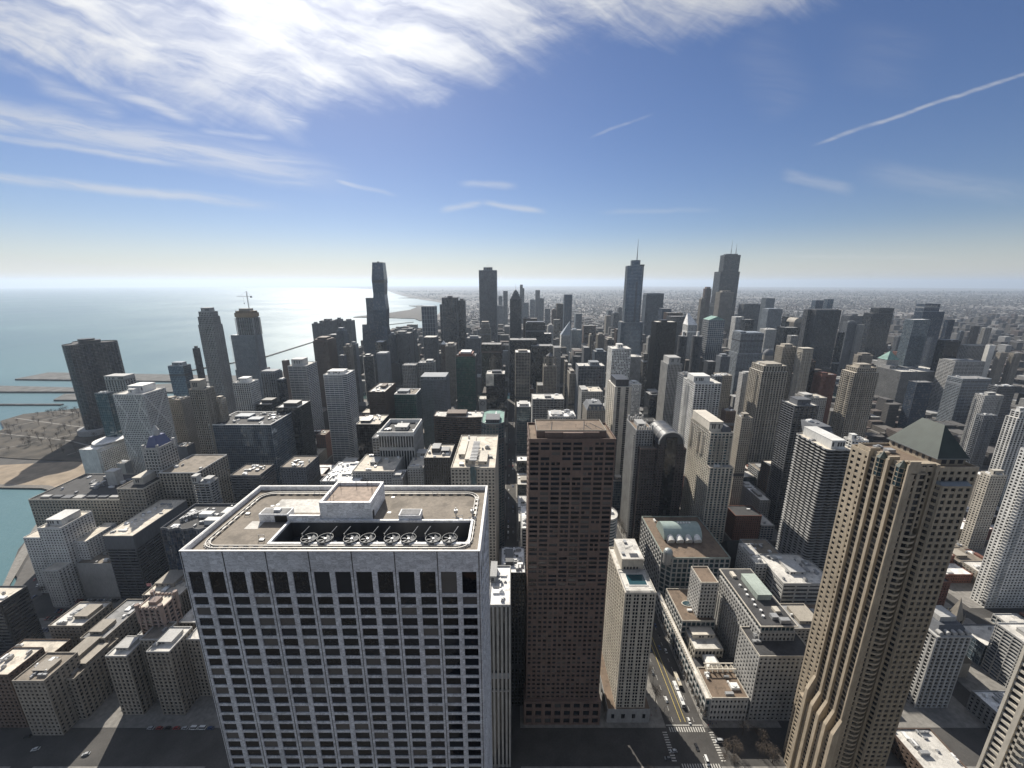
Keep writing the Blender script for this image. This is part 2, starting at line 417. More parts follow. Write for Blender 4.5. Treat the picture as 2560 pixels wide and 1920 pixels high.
# --- lake shore drive, beach, park peninsula, piers and breakwaters
def ribbon(name, pts, w, z, m, zb=None):
    b = MB(); n = len(pts)
    L = []
    for i, p in enumerate(pts):
        a = Vector(pts[max(i-1, 0)][:2]); c = Vector(pts[min(i+1, n-1)][:2]); t = (c-a).normalized(); q = Vector((-t.y, t.x))*(p[2] if len(p) > 2 else w)/2
        L += [(p[0]-q.x, p[1]-q.y), (p[0]+q.x, p[1]+q.y)]
    for i in range(n-1):
        quad = [L[2*i], L[2*i+2], L[2*i+3], L[2*i+1]]
        if area(quad) < 0: quad.reverse()
        b.prism(quad, z-.6 if zb is None else zb, z)
    return b.obj(name, m, None, 'structure')
ribbon('lakeside_drive', [(-590,200),(-500,300),(-500,345),(-545,400),(-600,470),(-628,520),(-650,620),(-640,720),(-600,900),(-560,1200),(-480,1800),(-420,2600)], 30, .22, plain('drive_asphalt', (.10,.095,.09), .9, 0, .2, .2))
ribbon('lakeside_path', [(-640,240),(-527,345),(-575,402),(-628,468),(-664,520),(-690,570)], 9, .17, PAVE)

def patch(name, pts, z, m, zb=-2.5, kind='structure'):
    pts = list(pts)
    if area(pts) < 0: pts.reverse()
    return MB().prism(pts, zb, z).obj(name, m, None, kind)
patch('beach', [(-715,566),(-738,571),(-955,580),(-985,640),(-770,668),(-715,610)], .2, SAND)
ribbon('wet_sand', [(-700,560,8),(-738,573,9),(-850,577,10),(-965,582,10)], 9, .24, plain('wet_sand_dark', (.10,.085,.065), .5, 0, .2, .2), -1)
patch('park', [(-1010,690),(-1080,760),(-1120,830),(-1190,880),(-1195,930),(-1090,985),(-990,990),(-900,960),(-700,900),(-680,700),(-760,662),(-900,675)], 1.2, LAWN)
for i_, pts_ in enumerate([[(-1090,800),(-900,760),(-720,690)],[(-1180,900),(-1000,850),(-760,790)],[(-1150,950),(-950,920),(-740,880)],[(-1000,700),(-930,800),(-900,960)],[(-830,690),(-800,820),(-760,900)],[(-1120,840),(-1060,960)]]):
    ribbon('park_path', pts_, 3.2 if i_ < 3 else 2.2, 1.24+.012*i_, PAVE, 1.0)
patch('filtration_plant', [(-1750,1135),(-1750,1215),(-1330,1180),(-1050,1235),(-900,1240),(-880,1130),(-1290,1132)], 2.5, STONE)
patch('harbour_pier', [(-1290,1110),(-1255,1050),(-900,1045),(-900,1080),(-1180,1085),(-1200,1115)], 2.0, STONE)
ribbon('breakwater', [(-1700,1010),(-1400,1012),(-1190,1012)], 7, 1.5, STONE, -3)
ribbon('breakwater_outer', [(-1200,1380),(-1068,1700),(-1075,2150),(-1060,2300)], 10, 1.6, STONE, -3)
ribbon('breakwater_harbour', [(-1010,2900),(-940,3045),(-800,3260)], 14, 2, STONE, -3)
patch('navy_pier', [(-1650,1290),(-1650,1390),(-800,1330),(-800,1245)], 2.6, STONE)
patch('northerly_island', [(-1450,3690),(-1440,3800),(-1300,4100),(-1180,4700),(-1230,5300),(-1400,5520),(-1200,5600),(-1000,5400),(-900,4700),(-860,4200),(-740,3700),(-760,3340),(-860,3560),(-1150,3650)], 3, LAWN)
patch('park_peninsula', [(-2300,8300),(-1900,8900),(-1250,8600),(-1100,7300),(-1300,7300),(-1500,8000)], 2, LAWN, -8)
# ------------------------------------------------------------------ buildings
#        bay  floor pier band recess pier_out band_in
STYLE = dict(
    grid=(3.8, 3.5, .75, .95, .55, .08, 0), punch=(3.2, 3.2, 1.5, 1.45, .4, .04, 0), small=(2.7, 3.0, 1.35, 1.35, .35, .04, 0),
    bands=(9.0, 3.4, .3, 1.45, .6, -.2, 0), piers=(2.6, 3.5, .95, .5, .6, .35, .1), fine=(1.7, 3.6, .5, .4, .4, .25, .1),
    curtain=(3.0, 3.7, .14, .32, .12, .05, 0), balcony=(6.5, 3.0, .45, .5, 1.5, .03, 0), mixed=(4.6, 3.1, 1.5, .55, .9, .06, 0),
    tall=(3.0, 3.6, 1.1, .9, .5, .3, .15), slabs=(6.0, 3.1, .5, .8, 1.0, -.1, 0), blank=(60, 12, .2, .3, .06, .02, 0), panel=(2.3, 3.0, 1.1, .75, .35, .03, 0))
FOOT = []
FRONT = ('mirrored glass block with', 'long cream roofed slab', 'large white tower with a square', 'blank gable', 'rising from the green', 'tallest of the western', 'grey stone shaft', 'slanted roof screen', 'oval roof disc', 'stepped hotel', 'ribbed stone block', 'dark brown office box', 'campus', 'gothic', 'brown block with pale roof strips', 'low house roofs', 'brown house', 'by the left edge', 'marble tower', 'beside the harbour', 'wavy white roof')
def visible(p, q, tol=.25):
    mx, my = (p[0]+q[0])/2, (p[1]+q[1])/2; nx, ny = q[1]-p[1], -(q[0]-p[0])
    L = math.hypot(nx, ny) or 1; D = math.hypot(mx, my) or 1
    return (nx*mx+ny*my)/(L*D) < tol
def facade(root, poly, z0, z1, style='grid', wk='beige', gk='dark', panes=False, blank=0, split=0, over=None, rng=random, wm=None, kind_glass=None):
    bay, fl, pw, bh, rec, po, bi = STYLE[style] if over is None else over
    nf = max(1, round((z1-z0)/fl)); f = (z1-z0)/nf
    core = MB().prism(inset(poly, rec), z0, z1-.05)
    fr = MB(); bp = inset(poly, bi) if bi else poly
    for k in range(nf+1):
        a = z0+k*f-bh/2 if k else z0; b = z0+k*f+bh/2 if k < nf else z1
        if k == nf: a = z1-bh*.8
        if k == 0: b = z0+bh*.6
        fr.prism(bp, a, b)
    n = len(poly); cells = []
    for i in range(n):
        p, q = poly[i], poly[(i+1) % n]; L = math.hypot(q[0]-p[0], q[1]-p[1])
        if L < .8 or not visible(p, q): continue
        ux, uy = (q[0]-p[0])/L, (q[1]-p[1])/L; nx, ny = uy, -ux
        nb = max(1, round(L/bay)); w = L/nb
        if w < pw*1.3 or L < bay*.55: continue
        th = rec+.3
        for j in range(nb+1):
            t = j*w; hl = pw/2
            if j == 0: t, hl = pw*.3, pw*.3
            if j == nb: t, hl = L-pw*.3, pw*.3
            o = po-th/2 + (0.004 if i % 2 else 0)
            fr.obox(p[0]+ux*t+nx*o, p[1]+uy*t+ny*o, ux, uy, hl, th/2, z0, z1-.02 if po > 0 else z1-bh)
        if panes or blank or split:
            for k in range(nf):
                for j in range(nb):
                    t = (j+.5)*w; r = rng.random(); cx, cy = p[0]+ux*t, p[1]+uy*t; zc = z0+(k+.5)*f
                    if r < blank:
                        o = -.12-rec/2; fr.obox(cx+nx*o, cy+ny*o, ux, uy, w/2-pw/2+.01, rec/2, zc-f/2+bh/2-.01, zc+f/2-bh/2+.01)
                        continue
                    ww = w-pw; hh = f-bh
                    if r < blank+split:
                        o = -.1-rec/2; fr.obox(cx+nx*o, cy+ny*o, ux, uy, ww*.09, rec/2, zc-hh/2-.01, zc+hh/2+.01)
                        for s in (-1, 1): cells.append((cx+ux*s*ww*.295, cy+uy*s*ww*.295, zc, ux, uy, ww*.41, hh, rec))
                    else: cells.append((cx, cy, zc, ux, uy, ww, hh, rec))
    wm = wm or wall(wk)
    if style == 'blank': kind_glass = wall(wk)
    core.obj('glazing' if not panes else 'inner_wall', kind_glass or (glass(gk, max(1.5, bay if bay < 8 else 3), fl) if not panes else wall('dark')), root)
    fr.obj('facade_frame', wm, root)
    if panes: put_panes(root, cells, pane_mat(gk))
    return cells
def put_panes(root, cells, m, most=100, name='window'):
    """the hundred panes nearest the viewing deck are windows of their own, the rest one part"""
    o0 = origin_of(root)
    have = sum(1 for c in root.children if c.name.split('.')[0] == name and 'kind' not in c)
    key = lambda c: c[0]**2+c[1]**2+(c[2]-H)**2
    cells = sorted(cells, key=key); meshes = {}
    for c in cells[:max(0, most-have)]:
        x, y, z, ux, uy, w, h, rec = c; kk = (round(w, 2), round(h, 2))
        if kk not in meshes:
            b = MB().box(-w/2, w/2, -.03, .03, -h/2, h/2); o = b.obj(name, m, root, local=True); meshes[kk] = o.data
        else:
            o = bpy.data.objects.new(name, meshes[kk]); COL.objects.link(o); o.parent = root
        o.location = (x-uy*(rec-.05)*1.0-o0.x, y+ux*(rec-.05)-o0.y, z-o0.z); o.rotation_euler = (0, 0, math.atan2(uy, ux))
    if len(cells) > most-have:
        b = MB()
        for x, y, z, ux, uy, w, h, rec in cells[max(0, most-have):]:
            b.obox(x-uy*(rec-.05), y+ux*(rec-.05), ux, uy, w/2, .03, z-h/2, z+h/2)
        b.obj(name, m, root, 'stuff')
def roof_units(root, x0, x1, y0, y1, z, n, rng):
    for k in range(n):
        w, d_, h = rng.choice((1.2, 1.8, 2.5, 4, 6)), rng.choice((1.2, 2, 3, 4.5)), rng.uniform(.8, 2.6)
        if x1-x0 < w+3 or y1-y0 < d_+3: continue
        x, y = rng.uniform(x0+1.2, x1-w-1.2), rng.uniform(y0+1.2, y1-d_-1.2)
        b = MB().box(x, x+w, y, y+d_, z, z+h)
        if rng.random() < .5: b.prism(ngon(x+w/2, y+d_/2, min(w, d_)*.36, min(w, d_)*.36, 10), z+h, z+h+.5)
        b.obj('roof_unit', METAL if rng.random() < .6 else WHITEMETAL, root)
def roof_top(root, poly, h, roof='grey', par=1.1, wk='beige', pent=None, units=3, rng=random, pent_wall=None, wm=None):
    xs_, ys_ = [p[0] for p in poly], [p[1] for p in poly]
    x0, x1, y0, y1 = min(xs_), max(xs_), min(ys_), max(ys_)
    MB().prism(inset(poly, .3), h-.1, h+.06).obj('roof', roofm(roof), root)
    if par: MB().ring(poly, 1.3 if wm else .4, h, h+par).obj('parapet', wm or wall(wk), root)
    for (a, b, c, e, ph) in pent or []:
        px0, px1, py0, py1 = x0+(x1-x0)*a, x0+(x1-x0)*b, y0+(y1-y0)*c, y0+(y1-y0)*e
        pt = MB().box(px0, px1, py0, py1, h+.06, h+ph); pt.box(px0-.25, px1+.25, py0-.25, py1+.25, h+ph, h+ph+.4)
        o = pt.obj('penthouse', wall(pent_wall or wk), root)
        lv = MB()
        nl = int((px1-px0)//2.4)
        for i in range(nl):
            if rng.random() < .55: lv.box(px0+.6+i*2.4, px0+2.2+i*2.4, py0-.06, py0+.1, h+ph*.3, h+ph*.8)
        if lv.v: lv.box(px0+.5, px1-.5, py0-.045, py0+.08, h+ph*.74, h+ph*.78).obj('louvre', DARKMETAL, o)
    if units: roof_units(root, x0, x1, y0, y1, h+.06, units, rng)
def tower(name, label, xl, xr, yt, Y, dep, style='grid', wk='beige', gk='dark', roof='grey', pent=((.3,.7,.3,.7,5),), units=3, tiers=None, shape=None, par=1.1, zt=None, group=None, cat=None, panes=False, base=None, pent_wall=None, x=None, over=None, crown=None, blank=0, split=0, rim=None):
    """a building whose north front stands at distance Y; xl..xr and yt are where its top edge shows in the photograph"""
    rng = random.Random(label)
    if x is None: x0, h = at_plane(xl, yt, Y); x1, _ = at_plane(xr, yt, Y)
    else: (x0, x1), h = x, at_plane(1280, yt, Y)[1]
    if x is None and not any(s in label for s in FRONT):
        u0_, u1_ = x0/Y, x1/Y; wide = x1-x0        # xl..xr is the whole silhouette: leave space for the flank that shows
        if u0_+u1_ < -.2:
            dep = max(10, min(dep, .36*wide/max(.05, -u1_))); x1 = u1_*(Y+dep)
        elif u0_+u1_ > .2:
            dep = max(10, min(dep, .36*wide/max(.05, u0_))); x0 = u0_*(Y+dep)
    if zt: h = zt
    root = thing(name, label, cat or ('apartment tower' if 'apart' in name else 'hotel' if 'hotel' in name else 'office tower' if 'tower' in name else 'building'), ((x0+x1)/2, Y+dep/2, 0), group)
    poly = rect(x0, x1, Y, Y+dep); cx, cy, w = (x0+x1)/2, Y+dep/2, x1-x0
    if shape == 'round': poly = ngon(cx, cy, w/2, dep/2, 24)
    elif shape == 'oct': c = min(w, dep)*.24; poly = [(x0+c,Y),(x1-c,Y),(x1,Y+c),(x1,Y+dep-c),(x1-c,Y+dep),(x0+c,Y+dep),(x0,Y+dep-c),(x0,Y+c)]
    elif shape == 'cut': c = min(w, dep)*.18; poly = [(x0,Y),(x1-c,Y),(x1,Y+c),(x1,Y+dep),(x0,Y+dep)]
    elif shape == 'bow': poly = [(x0+w*t, Y+dep*.22*(1-math.sin(math.pi*t))) for t in [i/8 for i in range(9)]]+[(x1, Y+dep),(x0, Y+dep)]
    elif shape == 'scallop':
        poly = []
        for e0, e1, n in (((x0,Y),(x1,Y),max(2, round(w/7))), ((x1,Y),(x1,Y+dep),max(2, round(dep/7))), ((x1,Y+dep),(x0,Y+dep),1), ((x0,Y+dep),(x0,Y),max(2, round(dep/7)))):
            for i in range(n):
                for t in (0, .3, .7):
                    s_ = (i+t)/n; o = .0 if t == 0 else 1.0
                    dx_, dy_ = e1[0]-e0[0], e1[1]-e0[1]; L = math.hypot(dx_, dy_)
                    poly.append((e0[0]+dx_*s_+dy_/L*o, e0[1]+dy_*s_-dx_/L*o))
    elif shape == 'wave':
        poly = [(x0+w*i/24, Y+1.2*math.sin(i*.9)+.4*math.sin(i*2.1)) for i in range(25)]+[(x1, Y+dep), (x0, Y+dep)]
    FOOT.append((x0-4, x1+4, Y-4, Y+dep+4))
    z0 = 0
    if base:      # a wider podium: (left, right, front, back, height, style)
        l, r, fr_, bk, bh_, bst = base
        pp = rect(x0-l, x1+r, Y-fr_, Y+dep+bk); FOOT.append((x0-l-3, x1+r+3, Y-fr_-3, Y+dep+bk+3))
        facade(root, pp, 0, bh_, bst, wk, gk); MB().ring(pp, .5, bh_, bh_+1).obj('podium_parapet', wall(wk), root)
        MB().prism(inset(pp, .3), bh_-.1, bh_+.05).obj('podium_roof', roofm(roof), root)
        if units: roof_units(root, x0-l, x1+r, Y-fr_, Y, bh_+.06, 3, rng)
        z0 = bh_
    facade(root, poly, z0, h, style, wk, gk, panes, blank, split, over, rng)
    if 95 < h and Y < 1350 and 'apart' not in name and rng.random() < .6:
        zf = z0+(h-z0)*rng.choice((.3, .45, .58, .72, .86)); ms = MB().ring(inset(poly, -.12), .5, zf, zf+4.2)
        ms.obj('mechanical_floor', wall(rng.choice(('dark', 'grey', wk))), root)
    if 'apart' in name and shape is None and style in ('small', 'mixed', 'panel', 'grid', 'tall') and rng.random() < .75:
        wd = rng.choice((2.6, 3.2, 4.0)); fl_ = STYLE[style][1] if over is None else over[1]
        sx, s_ = (x1, 1) if x0 < 0 else (x0, -1)
        for t in rng.sample((.12, .3, .5, .7, .88), rng.choice((1, 2, 3))):
            xx, yb, zz = x0+w*t, Y+dep*t, z0+8
            bl, bs = MB().box(xx+wd/2-.1, xx+wd/2, Y-1.3, Y+.3, z0+4, h-5), MB().box(sx-.3*s_, sx+1.3*s_, yb+wd/2-.1, yb+wd/2, z0+4, h-5)
            while zz < h-6:
                bl.box(xx-wd/2, xx+wd/2+.02, Y-1.35, Y+.3, zz, zz+.25); bl.box(xx-wd/2, xx+wd/2+.02, Y-1.35, Y-1.25, zz+.25, zz+1.1)
                bs.box(sx-.3*s_, sx+1.35*s_, yb-wd/2, yb+wd/2+.02, zz, zz+.25); bs.box(sx+1.25*s_, sx+1.35*s_, yb-wd/2, yb+wd/2+.02, zz+.25, zz+1.1)
                zz += fl_
            bl.obj('balcony_stack', wall(wk), root); bs.obj('balcony_stack', wall(wk), root)
    top, tp = h, poly
    for (a, b, c, e, hh) in tiers or []:
        t = rect(x0+w*a, x0+w*b, Y+dep*c, Y+dep*e)
        MB().prism(inset(tp, .3), top-.1, top+.06).obj('terrace', roofm(roof), root)
        facade(root, t, top+.06, top+hh, style, wk, gk, panes, over=over, rng=rng); top += hh; tp = t
    if crown != 'none': roof_top(root, tp, top, roof, par, wk, pent, units if Y > 750 else units*2+3, rng, pent_wall, wall(rim) if rim else None)
    return root, tp, top, rng
def hip(root, poly, z, apex_z, m, ridge=.0, name='roof', axis='y'):
    xs_, ys_ = [p[0] for p in poly], [p[1] for p in poly]
    x0, x1, y0, y1 = min(xs_), max(xs_), min(ys_), max(ys_); cx, cy = (x0+x1)/2, (y0+y1)/2
    r = ridge*((y1-y0) if axis == 'y' else (x1-x0))/2
    A, B = ((cx, cy-r, apex_z), (cx, cy+r, apex_z)) if axis == 'y' else ((cx-r, cy, apex_z), (cx+r, cy, apex_z))
    b = MB(); v = [(x0,y0,z),(x1,y0,z),(x1,y1,z),(x0,y1,z),A,B]
    if ridge == 0: b.add(v[:5], [(0,1,4),(1,2,4),(2,3,4),(3,0,4),(3,2,1,0)])
    elif axis == 'y': b.add(v, [(0,1,4),(1,2,5,4),(2,3,5),(3,0,4,5),(3,2,1,0)])
    else: b.add(v, [(0,1,5,4),(1,2,5),(2,3,4,5),(3,0,4),(3,2,1,0)])
    return b.obj(name, m, root)
# materials of the near towers
def marble_mat():
    m, N, b = new_mat('marble_panels')
    tc = N.n('ShaderNodeTexCoord').outputs['Object']
    g = N.white(N.vm('FLOOR', N.vm('DIVIDE', N.vm('ADD', tc, (.01, .02, .03)), (1.43, 1.43, 1.0))))
    off = N.vm('ADD', tc, N.scale(g['Color'], 40.0))
    n1 = N.noise(N.vm('MULTIPLY', off, (1, 1, 2.2)), .35, 6, .62, 1.6)
    vein = N.smooth(N.m('ABSOLUTE', N.m('SUBTRACT', n1, .5)), 0, .06, .68, 1)
    v = N.m('MULTIPLY', N.m('MULTIPLY', vein, N.ramp(g['Value'], 0, 1, .84, 1.12)), N.ramp(N.noise(tc, .05, 3), .3, .7, .86, 1.1))
    N.set(b.inputs['Base Color'], N.mix(1.0, (.76,.77,.785), N.comb(v, v, v), 'MULTIPLY')); b.inputs['Roughness'].default_value = .55
    return m
MARBLE = marble_mat()
# ------------------------------------------------------------------ the marble tower straight below
def marble_tower():
    X0, X1, Y0, Y1, h = -66.4, -6.4, 69.0, 95.5, 262.0
    r = thing('marble_tower', 'grey marble slab tower with deep set windows, its gravel roof holding eight cooling fans', 'office tower', ((X0+X1)/2, (Y0+Y1)/2, 0))
    poly = rect(X0, X1, Y0, Y1); FOOT.append((X0-6, X1+4, Y0-6, Y1+4))
    P = 60/14; pw, rec = 1.08, .28
    MB().prism(inset(poly, rec), 0, 257.2).obj('inner_wall', wall('dark'), r)
    fr = MB()
    fr.ring(poly, .5, 257.2, h)
    zs = [251.15-2.65*k for k in range(92)]           # top edges of the spandrels
    fr.prism(poly, zs[0], 251.9)
    for z in zs[1:]: fr.prism(poly, z-.0, z+.62)
    for i in range(15):
        x = X0+i*P; a, b = (x-pw/2, x+pw/2)
        if i == 0: a, b = X0, X0+pw/2
        if i == 14: a, b = X1-pw/2, X1
        fr.box(a, b, Y0-.05, Y0+.8, 8, 257.2); fr.box(a, b, Y1-.8, Y1+.05, 8, 257.2)
    for i in range(7):
        y = Y0+26.5/6*i; a, b = max(Y0, y-pw/2), min(Y1, y+pw/2)
        for x, s in ((X0, -1), (X1, 1)): fr.box(x-.8 if s > 0 else x-.053, x+.053 if s > 0 else x+.8, a+.003, b-.003, 8, 257.2)
    fr.obj('facade_frame', MARBLE, r)
    jt = MB()
    for i in range(0, 15, 2):
        x = X0+i*P+(.25 if i == 0 else -.25 if i == 14 else 0); jt.box(x-.07, x+.07, Y0-.058, Y0+.1, 8, h-.02)
    jt.obj('panel_joint', wall('black'), r)
    cells = []
    for i in range(14):
        xc = X0+(i+.5)*P
        cells.append((xc, Y0, 254.55, 1, 0, P-pw, 5.3, rec))
        for z in zs: cells.append((xc, Y0, z+.62-.62-1.01, 1, 0, P-pw, 2.03, rec))
    for i in range(6):
        yc = Y0+26.5/6*(i+.5)
        cells.append((X1, yc, 254.55, 0, 1, 26.5/6-pw, 5.3, rec))
        for z in zs[:60]: cells.append((X1, yc, z-1.01, 0, 1, 26.5/6-pw, 2.03, rec))
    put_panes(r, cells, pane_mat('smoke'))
    # roof deck around the sunk fan court
    dz = 260.9; a0, a1, b0, b1 = -50.4, -9.3, 72.7, 80.5
    dk = MB()
    for q in ((X0+.5, X1-.5, Y0+.5, b0), (X0+.5, X1-.5, b1, Y1-.5), (X0+.5, a0, b0, b1), (a1, X1-.5, b0, b1)): dk.box(*q, 257.3, dz)
    dk.obj('roof_deck', roofm('gravel'), r)
    MB().box(a0, a1, b0, b1, 256, 256.6).obj('fan_court_floor', wall('black'), r)
    MB().ring(rect(a0-.5, a1+.5, b0-.5, b1+.5), .5, dz, dz+.55).obj('fan_court_kerb', MARBLE, r)
    MB().ring(rect(a0, a1, b0, b1), .12, 256.6, dz).obj('fan_court_wall', wall('dark'), r)
    cap = MB().ring(inset(poly, -.04), .35, h, h+.1); cap.obj('coping', plain('coping_stone', (.62,.61,.59), .6, 0, .12, .4), r)
    # window washing rail
    def loop(ins, rad):
        p = []
        x0, x1, y0, y1 = X0+ins, X1-ins, Y0+ins, Y1-ins
        for cx, cy, a in ((x1-rad, y0+rad, -90), (x1-rad, y1-rad, 0), (x0+rad, y1-rad, 90), (x0+rad, y0+rad, 180)):
            for k in range(7): t = math.radians(a+15*k); p.append((cx+rad*math.cos(t), cy+rad*math.sin(t)))
        return p
    rail = MB()
    for ins, rad in ((2.0, 3.2), (2.75, 2.5)): rail.ring(loop(ins, rad), .16, dz+.25, dz+.45)
    lp = loop(2.35, 2.9)
    for i in range(len(lp)):
        p, q = Vector(lp[i]), Vector(lp[(i+1) % len(lp)]); L = (q-p).length; n = max(1, int(L/2.0))
        for k in range(n):
            c = p+(q-p)*(k/n); rail.box(c.x-.5, c.x+.5, c.y-.5, c.y+.5, dz, dz+.22)
    rail.obj('washing_rail', plain('rail_steel', (.36,.35,.33), .5, .2, .15, .6), r)
    # marble penthouse with slatted roof
    px0, px1, py0, py1, pz = -43.8, -32.1, 81.2, 91, 265.6
    b = MB().ring(rect(px0, px1, py0, py1), .5, dz, pz).box(px0+.5, px1-.5, py0+.5, py1-.5, dz, pz-1.0)
    ph = b.obj('penthouse', MARBLE, r)
    sl = MB()
    for k in range(18): y = py0+.8+k*.47; sl.box(px0+.7, px1-.7, y, y+.3, pz-.98, pz-.75)
    sl.obj('slatted_roof', plain('timber_slats', (.42,.34,.28), .8, 0, .25, 1), ph)
    MB().box(px1-.02, px1+.05, py0+.7, py0+1.7, dz, dz+2).obj('door', wall('black'), ph)
    an = MB()
    for x, y, hh in ((-42, 83, 2.8), (-42.2, 85, 2.2), (-41.6, 88, 2.4), (-38, 88.5, 2.6), (-34, 88, 2.3), (-33.4, 86, 2.0), (-36, 90.3, 2.5)): an.tube((x, y, pz-.8), (x, y, pz+hh-1), .05)
    an.tube((-42, 83, pz+.9), (-42.2, 88, pz+.9), .04); an.obj('antenna', DARKMETAL, ph)
    # stair house, link wall, vent box, paved patch
    st = MB().box(-57.6, -51, 80.7, 83.4, dz, 262.9).obj('stair_house', MARBLE, r)
    MB().box(-57.3, -51.3, 81, 83.1, 262.9, 263.0).obj('stair_roof', roofm('grey'), st)
    MB().box(-54, -51.2, 80.62, 80.8, dz, 262.5).obj('door', wall('black'), st)
    MB().box(-54.6, -53.2, 81.6, 82.5, 263, 263.5).obj('skylight', WHITEMETAL, st)
    MB().box(-51, px0, 80.75, 81.2, dz, 262.5).obj('link_wall', MARBLE, r)
    vb = MB().box(-25.9, -21, 80.9, 83.6, dz, 262.5).obj('vent_box', MARBLE, r)
    MB().box(-25.6, -21.3, 81.2, 83.3, 262.5, 262.62).obj('vent_lid', roofm('grey'), vb)
    MB().box(-58, -45, 84.5, 90.5, dz, dz+.03).obj('paved_patch', roofm('pale'), r)
    MB().box(-59.5, -56.5, 78, 81, dz, dz+.025).obj('paved_patch', roofm('pale'), r)
    # cooling fans in four pairs
    fans = [(773,), (813,), (879,), (919,), (980,), (1021,), (1083,), (1124,)]
    fz = 261.7
    xs_ = [at_height(f[0], 1345, fz)[0] for f in fans]; yc = at_height(900, 1345, fz)[1]
    for i in range(4):
        x = (xs_[2*i]+xs_[2*i+1])/2
        MB().box(x-3.0, x+3.0, yc-1.9, yc+2.0, 257.6, 259.6).obj('fan_deck', WHITEMETAL, r)
        dv = MB()
        for s in (-1, 1):
            dv.tube((x+s*3.0-.6, yc+.9, 257.6), (x+s*3.0-.6, yc+.9, 262.2), .08); dv.tube((x+s*3.0-.6, yc+.9, 262.1), (x+s*3.0+.3, yc+2.4, 262.9), .08)
        dv.obj('davit', plain('davit_paint', (.42,.42,.41), .5), r)
        ld = MB()
        for s in (0, .5): ld.tube((x+3.9, yc-.5+s, 257.6), (x+3.9, yc-.5+s, 260.8), .04)
        for k in range(7): ld.tube((x+3.9, yc-.5, 258+k*.4), (x+3.9, yc, 258+k*.4), .03)
        ld.obj('ladder', METAL, r)
    rg = plain('fan_ring_grey', (.10,.105,.11), .6, .1)
    for i, x in enumerate(xs_):
        b = MB(); o_, n_ = ngon(x, yc, 1.45, 1.45, 28), 28
        o2 = ngon(x, yc, 1.6, 1.6, 28)
        b.prism(o_, 259.6, fz, o2, caps=False); b.ring(ngon(x, yc, 1.64, 1.64, 28), .1, fz-.02, fz+.12)
        f = b.obj('fan_housing', rg, r, smooth=False)
        bl = MB(); ph_ = i*.37
        for k in range(6):
            t = ph_+k*math.pi/3; c, s = math.cos(t), math.sin(t)
            pts = [(.2, -.1, -.05), (1.4, -.5, -.14), (1.4, .42, .14), (.2, .1, .05)]
            vs = [(x+a*c-bb*s, yc+a*s+bb*c, fz-.25+zz+dz_) for dz_ in (0, .04) for a, bb, zz in pts]
            bl.add(vs, [(3,2,1,0),(4,5,6,7),(0,1,5,4),(1,2,6,5),(2,3,7,6),(3,0,4,7)])
        bl.obj('fan_blade', plain('blade_grey', (.16,.165,.17), .6, .1), f)
        MB().prism(ngon(x, yc, .25, .25, 12), fz-.4, fz-.05).obj('hub', METAL, f)
        MB().prism(ngon(x, yc, 1.24, 1.24, 20), 259.62, 259.9).obj('well', wall('dark'), f)
    for (a, b_) in ((1140, 1290), (1181, 1290)):
        x, y = at_height(a, b_, dz)
        v = MB().tube((x, y, dz), (x, y, dz+2.2), .12).prism(ngon(x, y, .45, .45, 12), dz+.9, dz+1.6); v.tube((x-.8, y-1.2, dz+.4), (x+.8, y-1.2, dz+.4), .05); v.obj('vent_pipe', METAL, r)
    for (a, b_) in ((620, 1285), (1087, 1235), (793, 1236), (655, 1350), (1150, 1300), (1180, 1305)):
        x, y = at_height(a, b_, dz)
        v = MB().tube((x-.6, y, dz), (x-.6, y, dz+1.3), .05).tube((x+.6, y, dz), (x+.6, y, dz+1.3), .05).tube((x-.6, y, dz+1.2), (x+.6, y, dz+1.2), .05).box(x-.5, x+.5, y-.4, y+.4, dz, dz+.25)
        v.obj('rail_trolley', METAL, r)
    for k in range(9):
        x, y = random.uniform(X0+6, X1-6), random.uniform(84, 92)
        if px0-1 < x < px1+1: continue
        MB().box(x-.4, x+.4, y-.3, y+.3, dz, dz+.06).obj('roof_drain', WHITEMETAL, r)
marble_tower()
# the black braced tower that carries the deck, behind and under the camera
def deck_tower():
    r = thing('braced_tower', 'dark tapering braced tower that carries the viewing deck, behind the viewpoint', 'office tower', (0, -30, 0))
    lo, up = rect(-26, 26, -82, 8), rect(-17, 17, -40, -2.6); lo = rect(-30, 30, -70, -1.2)
    MB().prism(lo, 0, 338, up).obj('body', wall('black'), r)
    g = MB(); gl = MB(); W_ = lambda z: 30-13*z/338; Y_ = lambda z: -1.2-1.4*z/338
    for k in range(9):
        t = -1+k/4; g.tube((t*W_(0), Y_(0), 0), (t*W_(300), Y_(300), 300), .55, .5, 4)
    for k in range(76): z = 3+k*3.9; g.box(-W_(z), W_(z), Y_(z)-.3, Y_(z)+.25, z, z+1.2); gl.box(-W_(z)+1, W_(z)-1, Y_(z+2)-.4, Y_(z+2)+.05, z+1.25, z+3.8) if k % 3 else None
    for k in range(5):
        za, zb = k*60, k*60+60
        for s in (-1, 1): g.tube((s*W_(za), Y_(za), za), (-s*W_(zb), Y_(zb), zb), .7, .7, 4)
    g.obj('steel_frame', wall('rust'), r); gl.obj('glazing', glass('brown', 1.5, 3.9), r)
    FOOT.append((-45, 45, -90, 30))
deck_tower()
